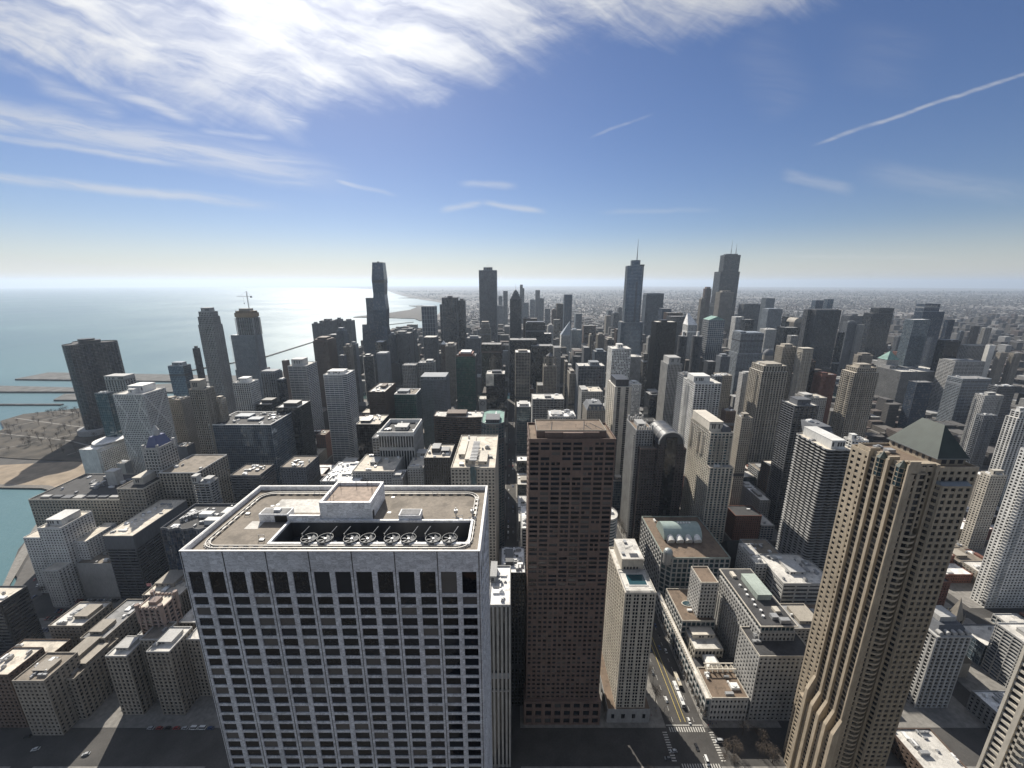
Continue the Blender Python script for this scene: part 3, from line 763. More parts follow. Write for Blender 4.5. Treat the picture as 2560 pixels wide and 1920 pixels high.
# ------------------------------------------------------------------ the brown granite tower
def granite_tower():
    x0, x1, Y0, Y1, h = 10.2, 62.5, 224, 253, 221.7
    r = thing('granite_tower', 'reddish brown granite office tower with scattered dark windows beside the white hotel slab', 'office tower', ((x0+x1)/2, (Y0+Y1)/2, 0))
    poly = rect(x0, x1, Y0, Y1); FOOT.append((x0-4, x1+4, Y0-4, Y1+4))
    rng = random.Random(5)
    cells = facade(r, poly, 118, h, 'grid', 'granite', 'smoke', True, .04, .16, (6.5, 3.35, 1.3, 1.35, .45, .04, 0), rng)
    facade(r, poly, 22, 118, 'grid', 'granite', 'smoke', True, .04, 0, (3.5, 3.9, 1.35, 1.75, .45, .043, 0), rng)
    facade(r, rect(x0-1.5, x1+1.5, Y0-2, Y1+1), 0, 22, 'punch', 'granite', 'smoke', over=(7, 7, 2.5, 2.6, .6, .05, 0))
    roof_top(r, poly, h, 'brown', 1.3, 'granite', None, 0)
    b = MB(); rf = MB()
    for q in ((15, 57.5, 229, 249), (20, 53, 227.2, 229), (31, 43, 226.2, 227.2), (17, 24, 249, 250.5), (46, 55, 249, 250.8)): b.box(*q, h, h+4.2)
    pn = b.obj('penthouse', wall('granite'), r)
    rf.box(15.4, 57.1, 229.4, 248.6, h+4.2, h+4.3); rf.obj('penthouse_roof', roofm('brown'), pn)
    MB().ring(rect(15, 57.5, 229, 249), .35, h+4.2, h+4.9).obj('penthouse_parapet', wall('tan'), pn)
    pp = MB()
    for a in ((44, 231, 47, 247), (49, 232, 46, 240), (24, 230, 26, 246), (50, 243, 56, 231)): pp.tube((a[0], a[1], h+4.5), (a[2], a[3], h+4.6), .16)
    for x, y in ((47, 238), (52, 234), (25, 243), (40, 236)): pp.tube((x, y, h+4.3), (x, y, h+6.4), .08)
    pp.obj('roof_pipe', DARKMETAL, pn)
    roof_units(r, x0, 15, Y0, Y1, h+.06, 3, rng)
granite_tower()
# ------------------------------------------------------------------ white hotel slab with the roof pool
def pool_hotel():
    x0, x1, Y0, Y1, h = 75.6, 96.6, 224.5, 272, 112
    r = thing('hotel_tower', 'slim cream hotel slab with a pool on its roof beside the avenue', 'hotel', ((x0+x1)/2, (Y0+Y1)/2, 0))
    poly = rect(x0, x1, Y0, Y1); FOOT.append((x0-8, x1+6, Y0-4, Y1+6))
    rng = random.Random(9)
    facade(r, rect(x0-6, x1+4, Y0-1, Y1+4), 0, 13, 'grid', 'concrete', 'smoke', over=(8, 13, 5, 6, .5, .05, 0))
    MB().prism(rect(x0-5.8, x1+3.8, Y0-.8, Y1+3.8), 13, 13.1).obj('podium_roof', roofm('brown'), r)
    facade(r, poly, 13, h, 'grid', 'cream', 'smoke', True, 0, 1.0, (5.25, 2.9, 1.9, .75, .35, .05, .02), rng)
    MB().prism(inset(poly, .3), h-.1, h+.05).obj('roof_terrace', roofm('pale'), r)
    MB().ring(poly, .35, h, h+1.0).obj('parapet', wall('cream'), r)
    y_a = 247
    ph = MB().box(x0+3.5, x1-2, y_a, Y1-2, h, h+9).box(x0+3.2, x1-1.7, y_a-.3, Y1-1.7, h+9, h+9.5).obj('penthouse', wall('cream'), r)
    MB().box(x0+3.6, x1-2.1, y_a+.1, Y1-2.1, h+9.5, h+9.6).obj('penthouse_roof', roofm('pale'), ph)
    MB().box(x0+10, x1-5, y_a+1.5, y_a+6, h+9.6, h+9.7).obj('skylight', wall('dark'), ph)
    for k in range(5): MB().box(x0+5+k*2.3, x0+6.2+k*2.3, y_a-.06, y_a+.1, h+1, h+3).obj('louvre', DARKMETAL, ph)
    pp = MB()
    for a in ((86, 266, 86, 270), (84, 258, 91, 262)): pp.tube((a[0], a[1], h+10), (a[2], a[3], h+10), .15)
    for q in ((85, 87, 264, 267), (80, 82, 251, 253)): pp.box(*q, h+9.6, h+11)
    pp.obj('roof_unit', METAL, ph)
    MB().ring(rect(x0+4.5, x1-3, 231.5, 243), .6, h+.05, h+.5).obj('pool_rim', wall('white'), r)
    pm, N, b = new_mat('pool_water'); b.inputs['Base Color'].default_value = (.015, .06, .075, 1); b.inputs['Roughness'].default_value = .08
    MB().box(x0+5.1, x1-3.6, 232.1, 242.4, h+.06, h+.3).obj('pool', pm, r)
    for k in range(2):
        for s in range(3): MB().box(x0+1.5+k*16, x0+3.4+k*16, 226+s*1.6, 227+s*1.6, h+.05, h+.5).obj('sunbed', wall('white'), r)
    fe = MB(); fe.ring(rect(x0+.8, x1-.8, Y0+.8, 246), .06, h+1.0, h+1.7); fe.obj('railing', METAL, r)
pool_hotel()
# ------------------------------------------------------------------ tan tower with the hipped copper roof
def hip_tower():
    r = thing('apartment_tower', 'tall tan stone tower with a dark green hipped roof and curved corner balconies', 'apartment tower', (204, 190, 0))
    wk = 'parktan'
    FOOT.append((178, 230, 165, 212)); rng = random.Random(3)
    Yn, xe = 172.0, 187.0
    # main body
    facade(r, rect(xe+1.5, 200.2, Yn+4, 203), 0, 228, 'punch', wk, 'smoke', over=(3.6, 3.4, 1.5, 1.35, .4, .04, 0))
    facade(r, rect(200.25, 221, Yn+1.5, 203), 0, 228, 'punch', wk, 'smoke', over=(3.6, 3.4, 1.5, 1.35, .4, .04, 0))
    roof_top(r, rect(xe+1.5, 221, Yn+1.5, 203), 228, 'brown', 1.2, wk, None, 3, rng)
    # sunlit east bay: four window columns between stone fins
    ep = rect(xe, xe+9, Yn, 193.6)
    facade(r, ep, 0, 226.5, 'punch', wk, 'smoke', True, over=(5.4, 3.4, 1.5, .95, .5, .1, .15), rng=rng)
    fins = MB()
    for k in range(5):
        y = Yn+21.6*k/4; a, b = max(Yn, y-.75), min(193.6, y+.75); top = 231 if k == 0 else 229
        fins.box(xe-1.1, xe+1, a-.004, b+.004, 62, top); fins.box(xe-.6, xe+4.5, a+.15, b-.15, 226, top+1.5)
    o = fins.obj('stone_fin', wall(wk), r)
    # lower sloping buttresses at the foot of the fins
    bt = MB()
    for k in range(5):
        y = Yn+21.6*k/4; z = 74+6*(k == 4)
        bt.prism([(xe-4.5, y-1), (xe-1, y-1), (xe-1, y+1), (xe-4.5, y+1)], 0, z-10).prism([(xe-4.5, y-1), (xe-1, y-1), (xe-1, y+1), (xe-4.5, y+1)], z-10, z, [(xe-1.2, y-.8), (xe-1, y-.8), (xe-1, y+.8), (xe-1.2, y+.8)])
    bt.obj('buttress', wall(wk), r)
    facade(r, rect(xe-3.4, xe+2, Yn+.6, 199), 0, 60, 'punch', wk, 'smoke', over=(3.6, 3.4, 1.4, 1.3, .4, .04, 0))
    # back wing seen past the fins
    facade(r, rect(xe+.8, 216, 193.7, 206), 0, 226, 'punch', wk, 'smoke', over=(4.2, 3.4, 2.0, 1.6, .4, .04, 0))
    roof_top(r, rect(xe+.8, 216, 193.7, 206), 226, 'brown', 1.0, wk, None, 0, rng)
    # north front: balcony stack, window column, projecting bay
    bal = MB(); rail = MB()
    z = 193.0; stk = 0
    while z > 30:
        arc = [(189.9+9.9*t/10, Yn+1.2-2.6*math.sin(math.pi*t/10)) for t in range(11)]
        pl = arc+[(199.8, Yn+3.6), (189.9, Yn+3.6)]
        bal.prism(pl, z-.25, z); bal.prism(arc+[(a[0], a[1]+.12) for a in reversed(arc)], z, z+.95)
        z -= 3.4
    bal.obj('balcony', wall(wk), r)
    facade(r, rect(190.0, 199.7, Yn+3.5, Yn+4.6), 25, 196, 'grid', wk, 'smoke', over=(3.1, 3.4, .4, .5, .3, .03, 0)); facade(r, rect(190.0, 199.7, Yn+1.4, Yn+4.8), 196.4, 231, 'punch', wk, 'smoke', over=(3.2, 3.4, 1.1, 1.2, .4, .05, 0))
    bayp = [(201, Yn+1.5), (202.5, Yn-1.8), (216.5, Yn-1.8), (218, Yn+1.5)]
    facade(r, bayp, 0, 221, 'punch', wk, 'smoke', over=(3.5, 3.4, 1.35, 1.35, .4, .05, 0))
    mt = plain('bay_roof_metal', (.22,.235,.24), .4, .5, .1, .5)
    MB().prism(bayp, 221, 222.2, [(202, Yn+1.5), (203, Yn+.4), (216, Yn+.4), (217, Yn+1.5)]).obj('bay_roof', mt, r)
    MB().box(xe+1.2, 189.9, Yn+.2, Yn+4.6, 0, 229).obj('corner_pier', wall(wk), r)
    MB().box(199.7, 201.2, Yn+.4, Yn+3, 0, 231).obj('corner_pier', wall(wk), r)
    # attic under the roof and the roof
    at = rect(204.6, 218.6, 177.6, 202.4)
    MB().prism(at, 228, 232).obj('attic', wall(wk), r)
    vv = MB()
    for k in range(7): vv.box(204.52, 204.7, 180+k*3.2, 181.4+k*3.2, 229, 231)
    for k in range(3): vv.box(207+k*4, 209.4+k*4, 177.5, 177.7, 229, 231)
    vv.obj('attic_vent', DARKMETAL, r)
    cp, N, b = new_mat('patinated_roof')
    tc = N.n('ShaderNodeTexCoord').outputs['Object']; x, y, zz = N.sep(tc)
    seam = N.smooth(N.m('ABSOLUTE', N.m('SUBTRACT', N.m('FRACT', N.m('MULTIPLY', zz, 1.6)), .5)), .38, .5, 1, .6)
    v = N.m('MULTIPLY', seam, N.ramp(N.noise(tc, .25, 4), .3, .7, .8, 1.2))
    N.set(b.inputs['Base Color'], N.mix(1.0, (.03,.043,.037), N.comb(v, v, v), 'MULTIPLY')); b.inputs['Roughness'].default_value = .6; b.inputs['Metallic'].default_value = .1
    rx = rect(203.8, 219.4, 176.8, 203.2)
    hip(r, rx, 232.0, 246.3, cp, .42)
    MB().ring(inset(rx, -.25), .5, 231.55, 232.0).obj('gutter', mt, r)
    for k in range(5): MB().tube((211.6, 185+k*2.2, 246), (211.6, 185+k*2.2, 247.4), .1).obj('finial', METAL, r)
    # glazed turrets between the fins at the top
    for yc in (176.5, 187.0):
        t = ngon(xe+.6, yc, 2.3, 2.3, 8, math.pi/8)
        tr = MB(); tr.prism(inset(t, .15), 218, 228); g = tr.obj('turret', glass('teal', 1.5, 1.7), r)
        mm = MB()
        for z in (218, 220.4, 222.8, 225.2, 227.6): mm.prism(t, z, z+.3)
        for a, b_ in t: mm.tube((a, b_, 218), (a, b_, 228), .12)
        mm.obj('turret_frame', wall(wk), g); MB().cone(inset(t, -.3), 228, (xe+.6, yc, 231.5)).obj('turret_roof', cp, g)
hip_tower()
# ------------------------------------------------------------------ towers, from the lake side to the west
T = tower
one = ((.25,.75,.3,.75,6),)
# lake side
T('apartment_tower','teal glass apartment block half hidden beside the cross braced white tower',236,285,985,545,30,'curtain','bluegrey','teal','pale',())
T('apartment_tower','white flat topped apartment tower with an overhanging roof behind the cross braced tower',262,340,951,640,36,'mixed','limestone','smoke','pale',((.0,1.0,.0,1.0,7),),2)
T('office_tower','pale blue glass cube with a grey box on its roof in front of the lake',419,478,916,800,42,'curtain','steel','sky','grey',((.2,.85,.2,.8,7),))
T('apartment_tower','narrow dark gridded tower tucked behind the tall stone tower at the lake',481,500,872,1000,30,'grid','dark','smoke','grey',one)
r,tp,top,rng=T('apartment_tower','tall pale stone tower with stepped crown standing before the lake',495,556,812,811,34,'tall','concrete','smoke','grey',((.15,.85,.15,.85,8),),0,tiers=[(.04,.96,.05,.95,16),(.1,.9,.12,.9,9)])
T('apartment_tower','wide beige residential slab with many small windows left of the stepped beige tower',405,478,1001,570,26,'small','tan','smoke','gravel',((.1,.4,.2,.7,3),))
r,tp,top,rng=T('apartment_tower','beige residential tower with stepped shoulders left of the glass hospital block',472,536,975,545,30,'tall','beige','smoke','grey',((.1,.7,.1,.8,13),),1)
T('apartment_tower','beige residential wing with a low shoulder joined to the stepped beige tower',537,566,1000,560,30,'small','beige','smoke','grey',((.2,.8,.2,.8,4),))
T('hotel_tower','white gridded tower with a chamfered penthouse near the lake',581,648,958,650,34,'grid','white','smoke','pale',((.25,.75,.2,.8,7),),1)
T('apartment_tower','grey blue tower pair with black glazing behind the white gridded tower',651,706,933,720,36,'mixed','grey','smoke','pale',((.0,.95,.1,.9,3),))
T('office_tower','dark blue glass tower beside the grey blue pair',692,716,950,700,30,'curtain','bluegrey','smoke','pale',())
T('apartment_tower','white banded tower with a slanted roof screen',719,765,916,760,44,'bands','limestone','blue','pale',((.1,.7,.2,.7,12),))
T('apartment_tower','low brown block behind the white banded tower',704,724,903,880,40,'blank','brown','smoke','grey',())
T('apartment_tower','tall dark brown tower with pale vertical ribs and a notched top',782,840,854,900,44,'piers','brown','brown','grey',((.05,.95,.1,.9,4),(.2,.8,.2,.8,8)),1)
T('apartment_tower','stepped blue grey tower behind the brown ribbed tower',840,868,828,1100,40,'fine','bluegrey','smoke','grey',((.2,.8,.2,.8,8),),0)
T('apartment_tower','low shoulder wing of the stepped blue grey tower',818,872,838,1130,40,'fine','bluegrey','smoke','grey',())
for a in ((779,800,810,'leftmost'),(798,842,803,'second from the lake'),(838,858,799,'third from the lake'),(857,887,803,'rightmost')):
    T('apartment_tower','grey harbour tower, %s in the row of four' % a[3],a[0],a[1],a[2],1400+(a[0]%7)*9,46,'piers','slate','smoke','grey',((.25,.75,.3,.7,6),),0,group='row of harbour apartment towers')
T('apartment_tower','slim grey tower between the harbour row and the wavy skyscraper',874,896,862,1000,34,'fine','grey','smoke','grey',one,0)
T('apartment_tower','tan slim tower below the harbour row',858,882,868,950,30,'piers','tan','smoke','grey',one,0)
T('apartment_tower','dark low tower at the foot of the harbour row with a pale slanted roof',846,866,890,900,34,'fine','slate','smoke','pale',())
T('apartment_tower','white banded curved tower with a rounded corner among dark blocks',808,888,938,665,40,'bands','white','blue','white',((.1,.8,.2,.7,5),),2,shape='cut')
T('office_tower','dark brown office box with a flat pale roof',920,962,981,600,58,'fine','brown','brown','pale',((.45,.75,.4,.7,4),),5)
T('office_tower','glass office box with a white framed roof behind the brown box',985,1053,987,620,36,'curtain','grey','green','gravel',((.1,.6,.2,.6,4),),rim='white')
T('apartment_tower','grey apartment tower with a rounded white crown and many balconies',1050,1124,951,700,40,'panel','grey','smoke','pale',((.02,.98,.05,.95,6),),2,shape='bow')
T('office_tower','grey gridded concrete slab behind the rounded crown tower',1005,1046,914,900,26,'grid','concrete','smoke','grey',())
T('office_tower','grey gridded slab with a curved end and rooftop drum',1044,1090,908,910,32,'grid','concrete','smoke','grey',((.5,.9,.2,.8,5),),shape='cut')
T('apartment_tower','dark scalloped round tower left of the mirrored one',902,939,893,950,36,'bands','dark','smoke','grey',((.3,.7,.3,.7,4),),0,shape='round')
T('apartment_tower','pale mirrored round cornered tower in the middle of the dark blocks',938,978,887,930,34,'panel','grey','pale','grey',((.1,.9,.1,.9,3),),0,shape='oct')
T('office_tower','black box tower with a white rimmed roof below the wavy skyscraper',937,967,856,1150,36,'curtain','black','smoke','white',())
T('apartment_tower','grey slim tower right of the wavy skyscraper',970,992,838,1250,40,'piers','bluegrey','smoke','grey',one,0)
T('apartment_tower','wide slate blue apartment tower with ribbed front before the glinting lake',990,1033,834,1240,44,'fine','slate','smoke','grey',((.1,.6,.2,.8,5),),0)
T('apartment_tower','slate blue apartment tower with a round stair head, behind the wide ribbed one',1015,1042,826,1290,40,'fine','slate','smoke','grey',((.1,.7,.2,.8,5),),0)
T('office_tower','blue glass office tower with a white cross grid on its front near the shore',1053,1092,767,1555,50,'curtain','steel','blue','grey',((.05,.9,.2,.8,2),),0,over=(9.5,16,.9,.9,.25,.3,0))
T('apartment_tower','dark five sided tower with a pale rim below the blue cross grid tower',1058,1096,844,1200,46,'fine','slate','smoke','pale',(),0,shape='cut')
T('apartment_tower','dark rippled skyscraper with balconies beside the blue cross grid tower',1104,1146,745,1380,46,'slabs','slate','smoke','grey',((.35,.65,.3,.7,6),),0,shape='wave')
T('apartment_tower','blue grey tower joined behind the rippled skyscraper',1145,1164,752,1420,44,'curtain','slate','smoke','grey',one,0)
T('apartment_tower','low shoulder tower left of the rippled skyscraper',1099,1108,762,1400,40,'curtain','slate','smoke','grey',(),0)
# centre
r,tp,top,rng=T('office_tower','very tall pale grey slab skyscraper with fine vertical ribs and a rooftop box',1197,1241,676,1500,58,'piers','grey','smoke','grey',((.25,.75,.25,.75,11),),0)
m=MB(); cx=(tp[0][0]+tp[1][0])/2
for dx_,hh in ((-9,16),(0,32),(7,15),(12,18)): m.tube((cx+dx_,1530,top+10),(cx+dx_,1530,top+hh),.5,.25)
m.obj('antenna',WHITEMETAL,r)
T('office_tower','stepped limestone office tower in front of the tall ribbed slab',1199,1226,822,1300,34,'piers','tan','smoke','grey',((.1,.9,.1,.9,8),),0,tiers=[(.1,.9,.1,.9,14)],base=(0,10,0,10,120,'piers'))
T('office_tower','grey ribbed block with pale rim in the shadow of the tall slab',1166,1201,846,1200,40,'piers','grey','smoke','grey',((.2,.8,.3,.7,5),),0)
T('office_tower','wide dark brown block below the stepped limestone tower',1203,1253,862,1050,40,'curtain','brown','brown','grey',())
T('office_tower','beige ribbed tower left of the green glass tower',1113,1142,866,1000,40,'piers','tan','smoke','grey',((.2,.8,.2,.8,6),),0)
r,tp,top,rng=T('office_tower','dark brown tower with a small white pyramid on one corner',1102,1143,862,1060,36,'piers','brown','brown','grey',(),0)
hip(r,rect(tp[0][0],tp[0][0]+13,1060,1073),top+1.2,top+11,roofm('white'))
r,tp,top,rng=T('apartment_tower','bluish green glass tower with a dark crown and round medallions',1139,1192,892,780,38,'curtain','slate','green','white',((.15,.85,.1,.9,9),),1,crown='none')
b=MB().box(tp[0][0]+5,tp[1][0]-5,784,814,top,top+6); b.obj('crown',wall('brick'),r)
MB().box(tp[0][0]+9,tp[1][0]-9,786,812,top+6,top+9).obj('crown_roof',roofm('white'),r)
for x in (tp[0][0]+2.6,tp[1][0]-2.6): MB().tube((x,779.6,top+1),(x,784,top+1),2.6,n=18).obj('medallion',wall('brown'),r)
r,tp,top,rng=T('billboard_building','dark building carrying a pale picture billboard on its corner',1215,1262,936,800,36,'curtain','dark','smoke','pale',((.3,.8,.3,.7,4),),3)
b=MB().box(tp[0][0]-.4,tp[0][0]+16,799.2,799.8,top-24,top+1); b.obj('billboard',plain('billboard_print',(.62,.58,.5),.6,0,.4,.12),r)
T('office_tower','low dark glass block below the billboard building',1219,1262,980,850,40,'curtain','dark','smoke','white',((.1,.9,.3,.7,3),))
r,tp,top,rng=T('office_tower','small pale building with a dark oval emblem on its front',1197,1216,999,800,26,'blank','limestone','smoke','pale',(),1)
MB().tube(((tp[0][0]+tp[1][0])/2,799.6,top-8),((tp[0][0]+tp[1][0])/2,799.9,top-8),4.6,n=24).obj('emblem',wall('dark'),r)
MB().tube(((tp[0][0]+tp[1][0])/2,799.4,top-8),((tp[0][0]+tp[1][0])/2,799.62,top-8),3.6,n=24).obj('emblem',wall('limestone'),r)
# two-peak glass tower with a chevron crown
r,tp,top,rng=T('office_tower','dark glass skyscraper with a chevron cut peak and needle spire',1275,1304,748,1400,42,'piers','slate','smoke','grey',(),0,crown='none')
x0_,x1_=tp[0][0],tp[1][0]; xc_=(x0_+x1_)/2
for k in range(4):
    t=MB(); z=top+k*7; w_=(x1_-x0_)/2*(1-k*.16); t.add([(xc_-w_,1401+k*3,z),(xc_+w_,1401+k*3,z),(xc_,1401+k*3,z+w_*1.15),(xc_-w_,1441-k*3,z),(xc_+w_,1441-k*3,z),(xc_,1441-k*3,z+w_*1.15)],[(0,1,2),(4,3,5),(0,2,5,3),(1,4,5,2),(0,3,4,1)]); t.obj('chevron_gable',wall('grey' if k%2 else 'slate'),r)
MB().tube((xc_,1421,top+20),(xc_,1421,308),.9,.2).obj('spire',METAL,r)
T('office_tower','dark red brown slab behind the chevron peaked tower',1309,1343,797,1330,34,'piers','brown','brown','grey',())
T('office_tower','grey black slab with open rooftop grille right of the chevron tower',1315,1363,808,1250,40,'fine','dark','smoke','grey',((.05,.95,.1,.9,3),))
T('office_tower','large black glass block with sloped dark shoulder before the chevron tower',1274,1342,851,1060,44,'curtain','black','smoke','grey',())
T('office_tower','lower black glass block with a lighter flat roof joining the large black one',1328,1384,866,1040,40,'curtain','black','smoke','grey',())
T('office_tower','narrow black tower with white rim beside the black blocks',1361,1379,835,1180,30,'curtain','black','smoke','white',())
T('office_tower','beige office tower with wide window bands and a littered white roof',1288,1326,882,800,34,'slabs','tan','smoke','white',((.2,.8,.3,.7,3),),4)
T('office_tower','small white windowed block with pale blue panes left of the concrete office',1292,1322,987,820,30,'grid','white','blue','pale',((.1,.9,.2,.8,3),))
T('office_tower','pale green glass office below the small white windowed block',1292,1327,1018,700,34,'curtain','limestone','teal','white',((.2,.8,.2,.8,4),))
T('office_tower','brown brick block behind the small white windowed block',1289,1334,973,940,36,'punch','brown','brown','grey',((.3,.9,.3,.7,5),))
T('office_tower','wide concrete office slab with horizontal window bands and a flat roof',1331,1411,999,640,34,'slabs','concrete','smoke','pale',((.4,.6,.3,.6,3),),2)
T('office_tower','grey office tower with long window bands on the east side of the avenue',1439,1513,916,790,34,'slabs','grey','smoke','pale',((.45,.8,.2,.8,7),),1)
T('office_tower','white office block with square windows behind the old mansard hotel',1446,1507,980,650,34,'grid','limestone','smoke','cream',((.0,.3,.1,.9,3),),1,over=(3.4,3.4,1.3,1.3,.5,.05,0))
T('office_tower','low white roofed block seen over the brown granite tower',1369,1440,1043,470,26,'punch','limestone','smoke','white',((.1,.5,.2,.8,2),),9)
r,tp,top,rng=T('apartment_tower','tall white slab with a blank gable, narrow window column and dark rooftop box',1537,1580,968,560,46,'piers','cream','smoke','pale',(),0,over=(11,3.0,7.2,.5,.35,.02,.02),crown='none')
roof_top(r,tp,top,'pale',.8,'cream',((.1,.85,.1,.8,10),),0,rng,'dark')
T('office_tower','white tower with a pattern of scattered square windows',1519,1578,873,820,40,'panel','white','dark','pale',((.35,.65,.3,.7,8),),1,over=(3.3,3.3,1.1,.9,.4,.05,0),blank=.25)
T('office_tower','plain grey limestone block at the foot of the glass spire tower',1553,1608,893,1010,40,'punch','concrete','smoke','pale',())
T('apartment_tower','white apartment slab with uneven windows right of the blank gabled slab',1577,1604,962,760,32,'panel','white','smoke','pale',((.3,.7,.3,.7,4),),1,blank=.2)
T('office_tower','dark low block right of the uneven windowed white slab',1611,1646,988,850,36,'curtain','dark','smoke','grey',((.4,.9,.3,.7,3),))
r,tp,top,rng=T('office_tower','tall black steel office slab with a flat pale roof by the river',1629,1693,806,1090,40,'fine','black','smoke','pale',((.3,.6,.3,.7,5),),0)
for a in ((1691,1724,'nearer the black slab'),(1726,1762,'farther from the black slab')):
    T('apartment_tower','round dark river tower with petal balconies and roof drum, %s' % a[2],a[0],a[1],842,1150,34,'slabs','slate','smoke','grey',((.4,.6,.4,.6,13),),0,shape='round',pent_wall='white',group='pair of round river towers')
T('office_tower','grey tower with close vertical ribs and a stepped mechanical crown',1652,1706,911,790,38,'piers','limestone','smoke','grey',((.1,.9,.1,.9,13),),0,over=(2.9,3.5,1.0,.4,.6,.35,.1))
T('office_tower','dark banded office tower behind the large white window grid tower',1694,1736,939,640,40,'bands','grey','smoke','gravel',())
T('apartment_tower','large white tower with a square window grid and white rooftop box',1738,1804,960,560,40,'grid','white','smoke','pale',((.0,.62,.15,.7,10),),2,over=(4.6,3.3,1.3,1.0,.6,.1,0))
T('apartment_tower','dark top floor block right behind the white window grid tower',1778,1806,942,650,34,'grid','grey','smoke','grey',())
T('office_tower','stepped beige block right of the white window grid tower',1783,1831,940,690,36,'punch','beige','smoke','pale',())
T('office_tower','white curved fronted block between the two beige towers',1847,1885,936,720,40,'small','limestone','smoke','white',((.2,.8,.2,.8,3),),1,shape='bow')
T('hotel_tower','old beige hotel with an ornate top below the beige spire block',1840,1882,1046,480,40,'small','beige','smoke','gravel',((.2,.7,.2,.7,5),))
T('hotel_tower','old brown gabled hotel wing left of the ornate beige hotel',1803,1840,1030,520,30,'small','brown','smoke','gravel',())
T('apartment_tower','tall beige tower with a stepped glassy centre west of the window grid tower',1872,1970,930,640,36,'mixed','beige','smoke','pale',((.15,.85,.1,.9,3),),1,tiers=[(.0,.28,.0,.5,13),(.0,.9,.1,.9,2)] if 0 else [(.05,.95,.05,.95,9)])
T('apartment_tower','beige ribbed tower with setback crown behind the glassy centred beige tower',1940,1992,868,810,36,'tall','beige','smoke','pale',((.2,.8,.2,.8,5),),1)
T('apartment_tower','slim pale tower with narrow window lines right of the ribbed beige tower',1993,2034,874,780,30,'panel','cream','smoke','white',((.0,1.0,.0,1.0,2),),0)
T('apartment_tower','red brick block with a glazed corner beneath the slim pale tower',2034,2092,938,800,44,'small','brick','smoke','gravel',((.1,.5,.2,.8,4),))
T('apartment_tower','tall beige tower with a stepped top and paired windows left of the long market hall',2103,2198,932,610,34,'mixed','beige','smoke','cream',((.2,.8,.2,.8,5),),1,tiers=[(.1,.9,.05,.9,7)],over=(3.4,3.3,1.35,1.05,.6,.2,0))
T('apartment_tower','rounded beige tower top behind the tall beige paired window tower',2130,2188,890,800,40,'small','tan','smoke','grey',((.2,.8,.2,.8,4),),0,shape='oct')
T('office_tower','pale beige office with flat roof below the slim pale tower',1986,2068,996,640,40,'punch','limestone','smoke','cream',((.0,.4,.2,.8,5),),3)
T('apartment_tower','dark glass tower with pale slab edges and a boxy roof house',1952,2048,1016,470,30,'balcony','slate','smoke','pale',((.2,.75,.2,.8,7),),1,over=(6,3.1,.4,.7,.8,.03,0))
r,tp,top,rng=T('apartment_tower','beige apartment tower with an arched grey mansard roof',2003,2086,1092,420,30,'small','beige','teal','white',(),0,crown='none')
x0_,x1_=tp[0][0],tp[1][0]
MB().prism(tp,top,top+11,[(x0_+3,423),(x1_-3,423),(x1_-3,447),(x0_+3,447)]).obj('mansard_roof',wall('slate'),r)
for k in range(4):
    xx=x0_+4+k*(x1_-x0_-8)/3; MB().tube((xx,419.6,top+4),(xx,424,top+4),2.1,n=16).obj('arched_dormer',wall('limestone'),r)
roof_units(r,x0_+4,x1_-4,424,446,top+11,4,rng)
r,tp,top,rng=T('apartment_tower','dark balconied tower with scalloped white slab edges and a long white roof box',2008,2134,1122,332,40,'balcony','concrete','dark','cream',((.25,.72,.1,.95,8),),4,shape='scallop',x=(282,306),over=(7,2.95,.25,.34,1.7,-.3,0),pent_wall='white',zt=168)
T('apartment_tower','white gridded tower right behind the scalloped balcony tower',2107,2172,1103,410,30,'grid','white','smoke','pale',((.1,.4,.3,.7,6),),2,over=(3.6,3.1,1.0,1.0,.5,.05,0))
# river and western towers
T('office_tower','striped grey tower with crenellated top behind the glass spire tower',1608,1660,737,1800,46,'piers','bluegrey','smoke','grey',(),0,par=6)
T('office_tower','dark tower with a slanted glass top right of the striped grey tower',1646,1679,772,1620,44,'curtain','slate','blue','grey',(),0,crown='none')

T('office_tower','low wide dark red tower behind the black steel slab',1659,1707,783,1480,40,'fine','brown','brown','grey',())
T('office_tower','dark grey block behind the black steel slab',1666,1717,792,1400,40,'fine','slate','smoke','grey',())
r,tp,top,rng=T('office_tower','white striped tower with a sharply slanted diamond roof',1707,1744,812,1300,40,'bands','white','smoke','white',(),0,crown='none')
x0_,x1_=tp[0][0],tp[1][0]
MB().add([(x0_,1301,top),(x1_,1301,top),(x1_,1339,top),(x0_,1339,top),(x0_+10,1338,top+36),(x1_-16,1338,top+36)],[(0,1,5,4),(1,2,5),(2,3,4,5),(3,0,4),(3,2,1,0)]).obj('slanted_roof',roofm('white'),r)
T('office_tower','pale limestone tower at the left foot of the stepped twin antenna skyscraper',1748,1764,748,1900,34,'piers','tan','smoke','grey',((.2,.8,.2,.8,8),),0)
r,tp,top,rng=T('office_tower','pale glass tower with a green pediment roof',1757,1813,800,1330,44,'grid','limestone','sky','copper',(),0,over=(6.5,7,.9,1,.3,.1,0),crown='none')
x0_,x1_=tp[0][0],tp[1][0]
MB().add([(x0_,1330,top),(x1_,1330,top),(x1_,1374,top),(x0_,1374,top),((x0_+x1_)/2,1330,top+11),((x0_+x1_)/2,1374,top+11)],[(0,1,4),(1,2,5,4),(2,3,5),(3,0,4,5),(3,2,1,0)]).obj('pediment_roof',roofm('copper'),r)
T('office_tower','brown granite tower with an octagonal shaft left of the twin antenna skyscraper',1757,1781,722,2350,40,'piers','granite','brown','grey',((.2,.8,.2,.8,10),),0,shape='oct')
T('office_tower','pale granite tower in front of the twin antenna skyscraper',1790,1835,731,2050,46,'piers','tan','smoke','grey',((.2,.8,.2,.8,8),),0)
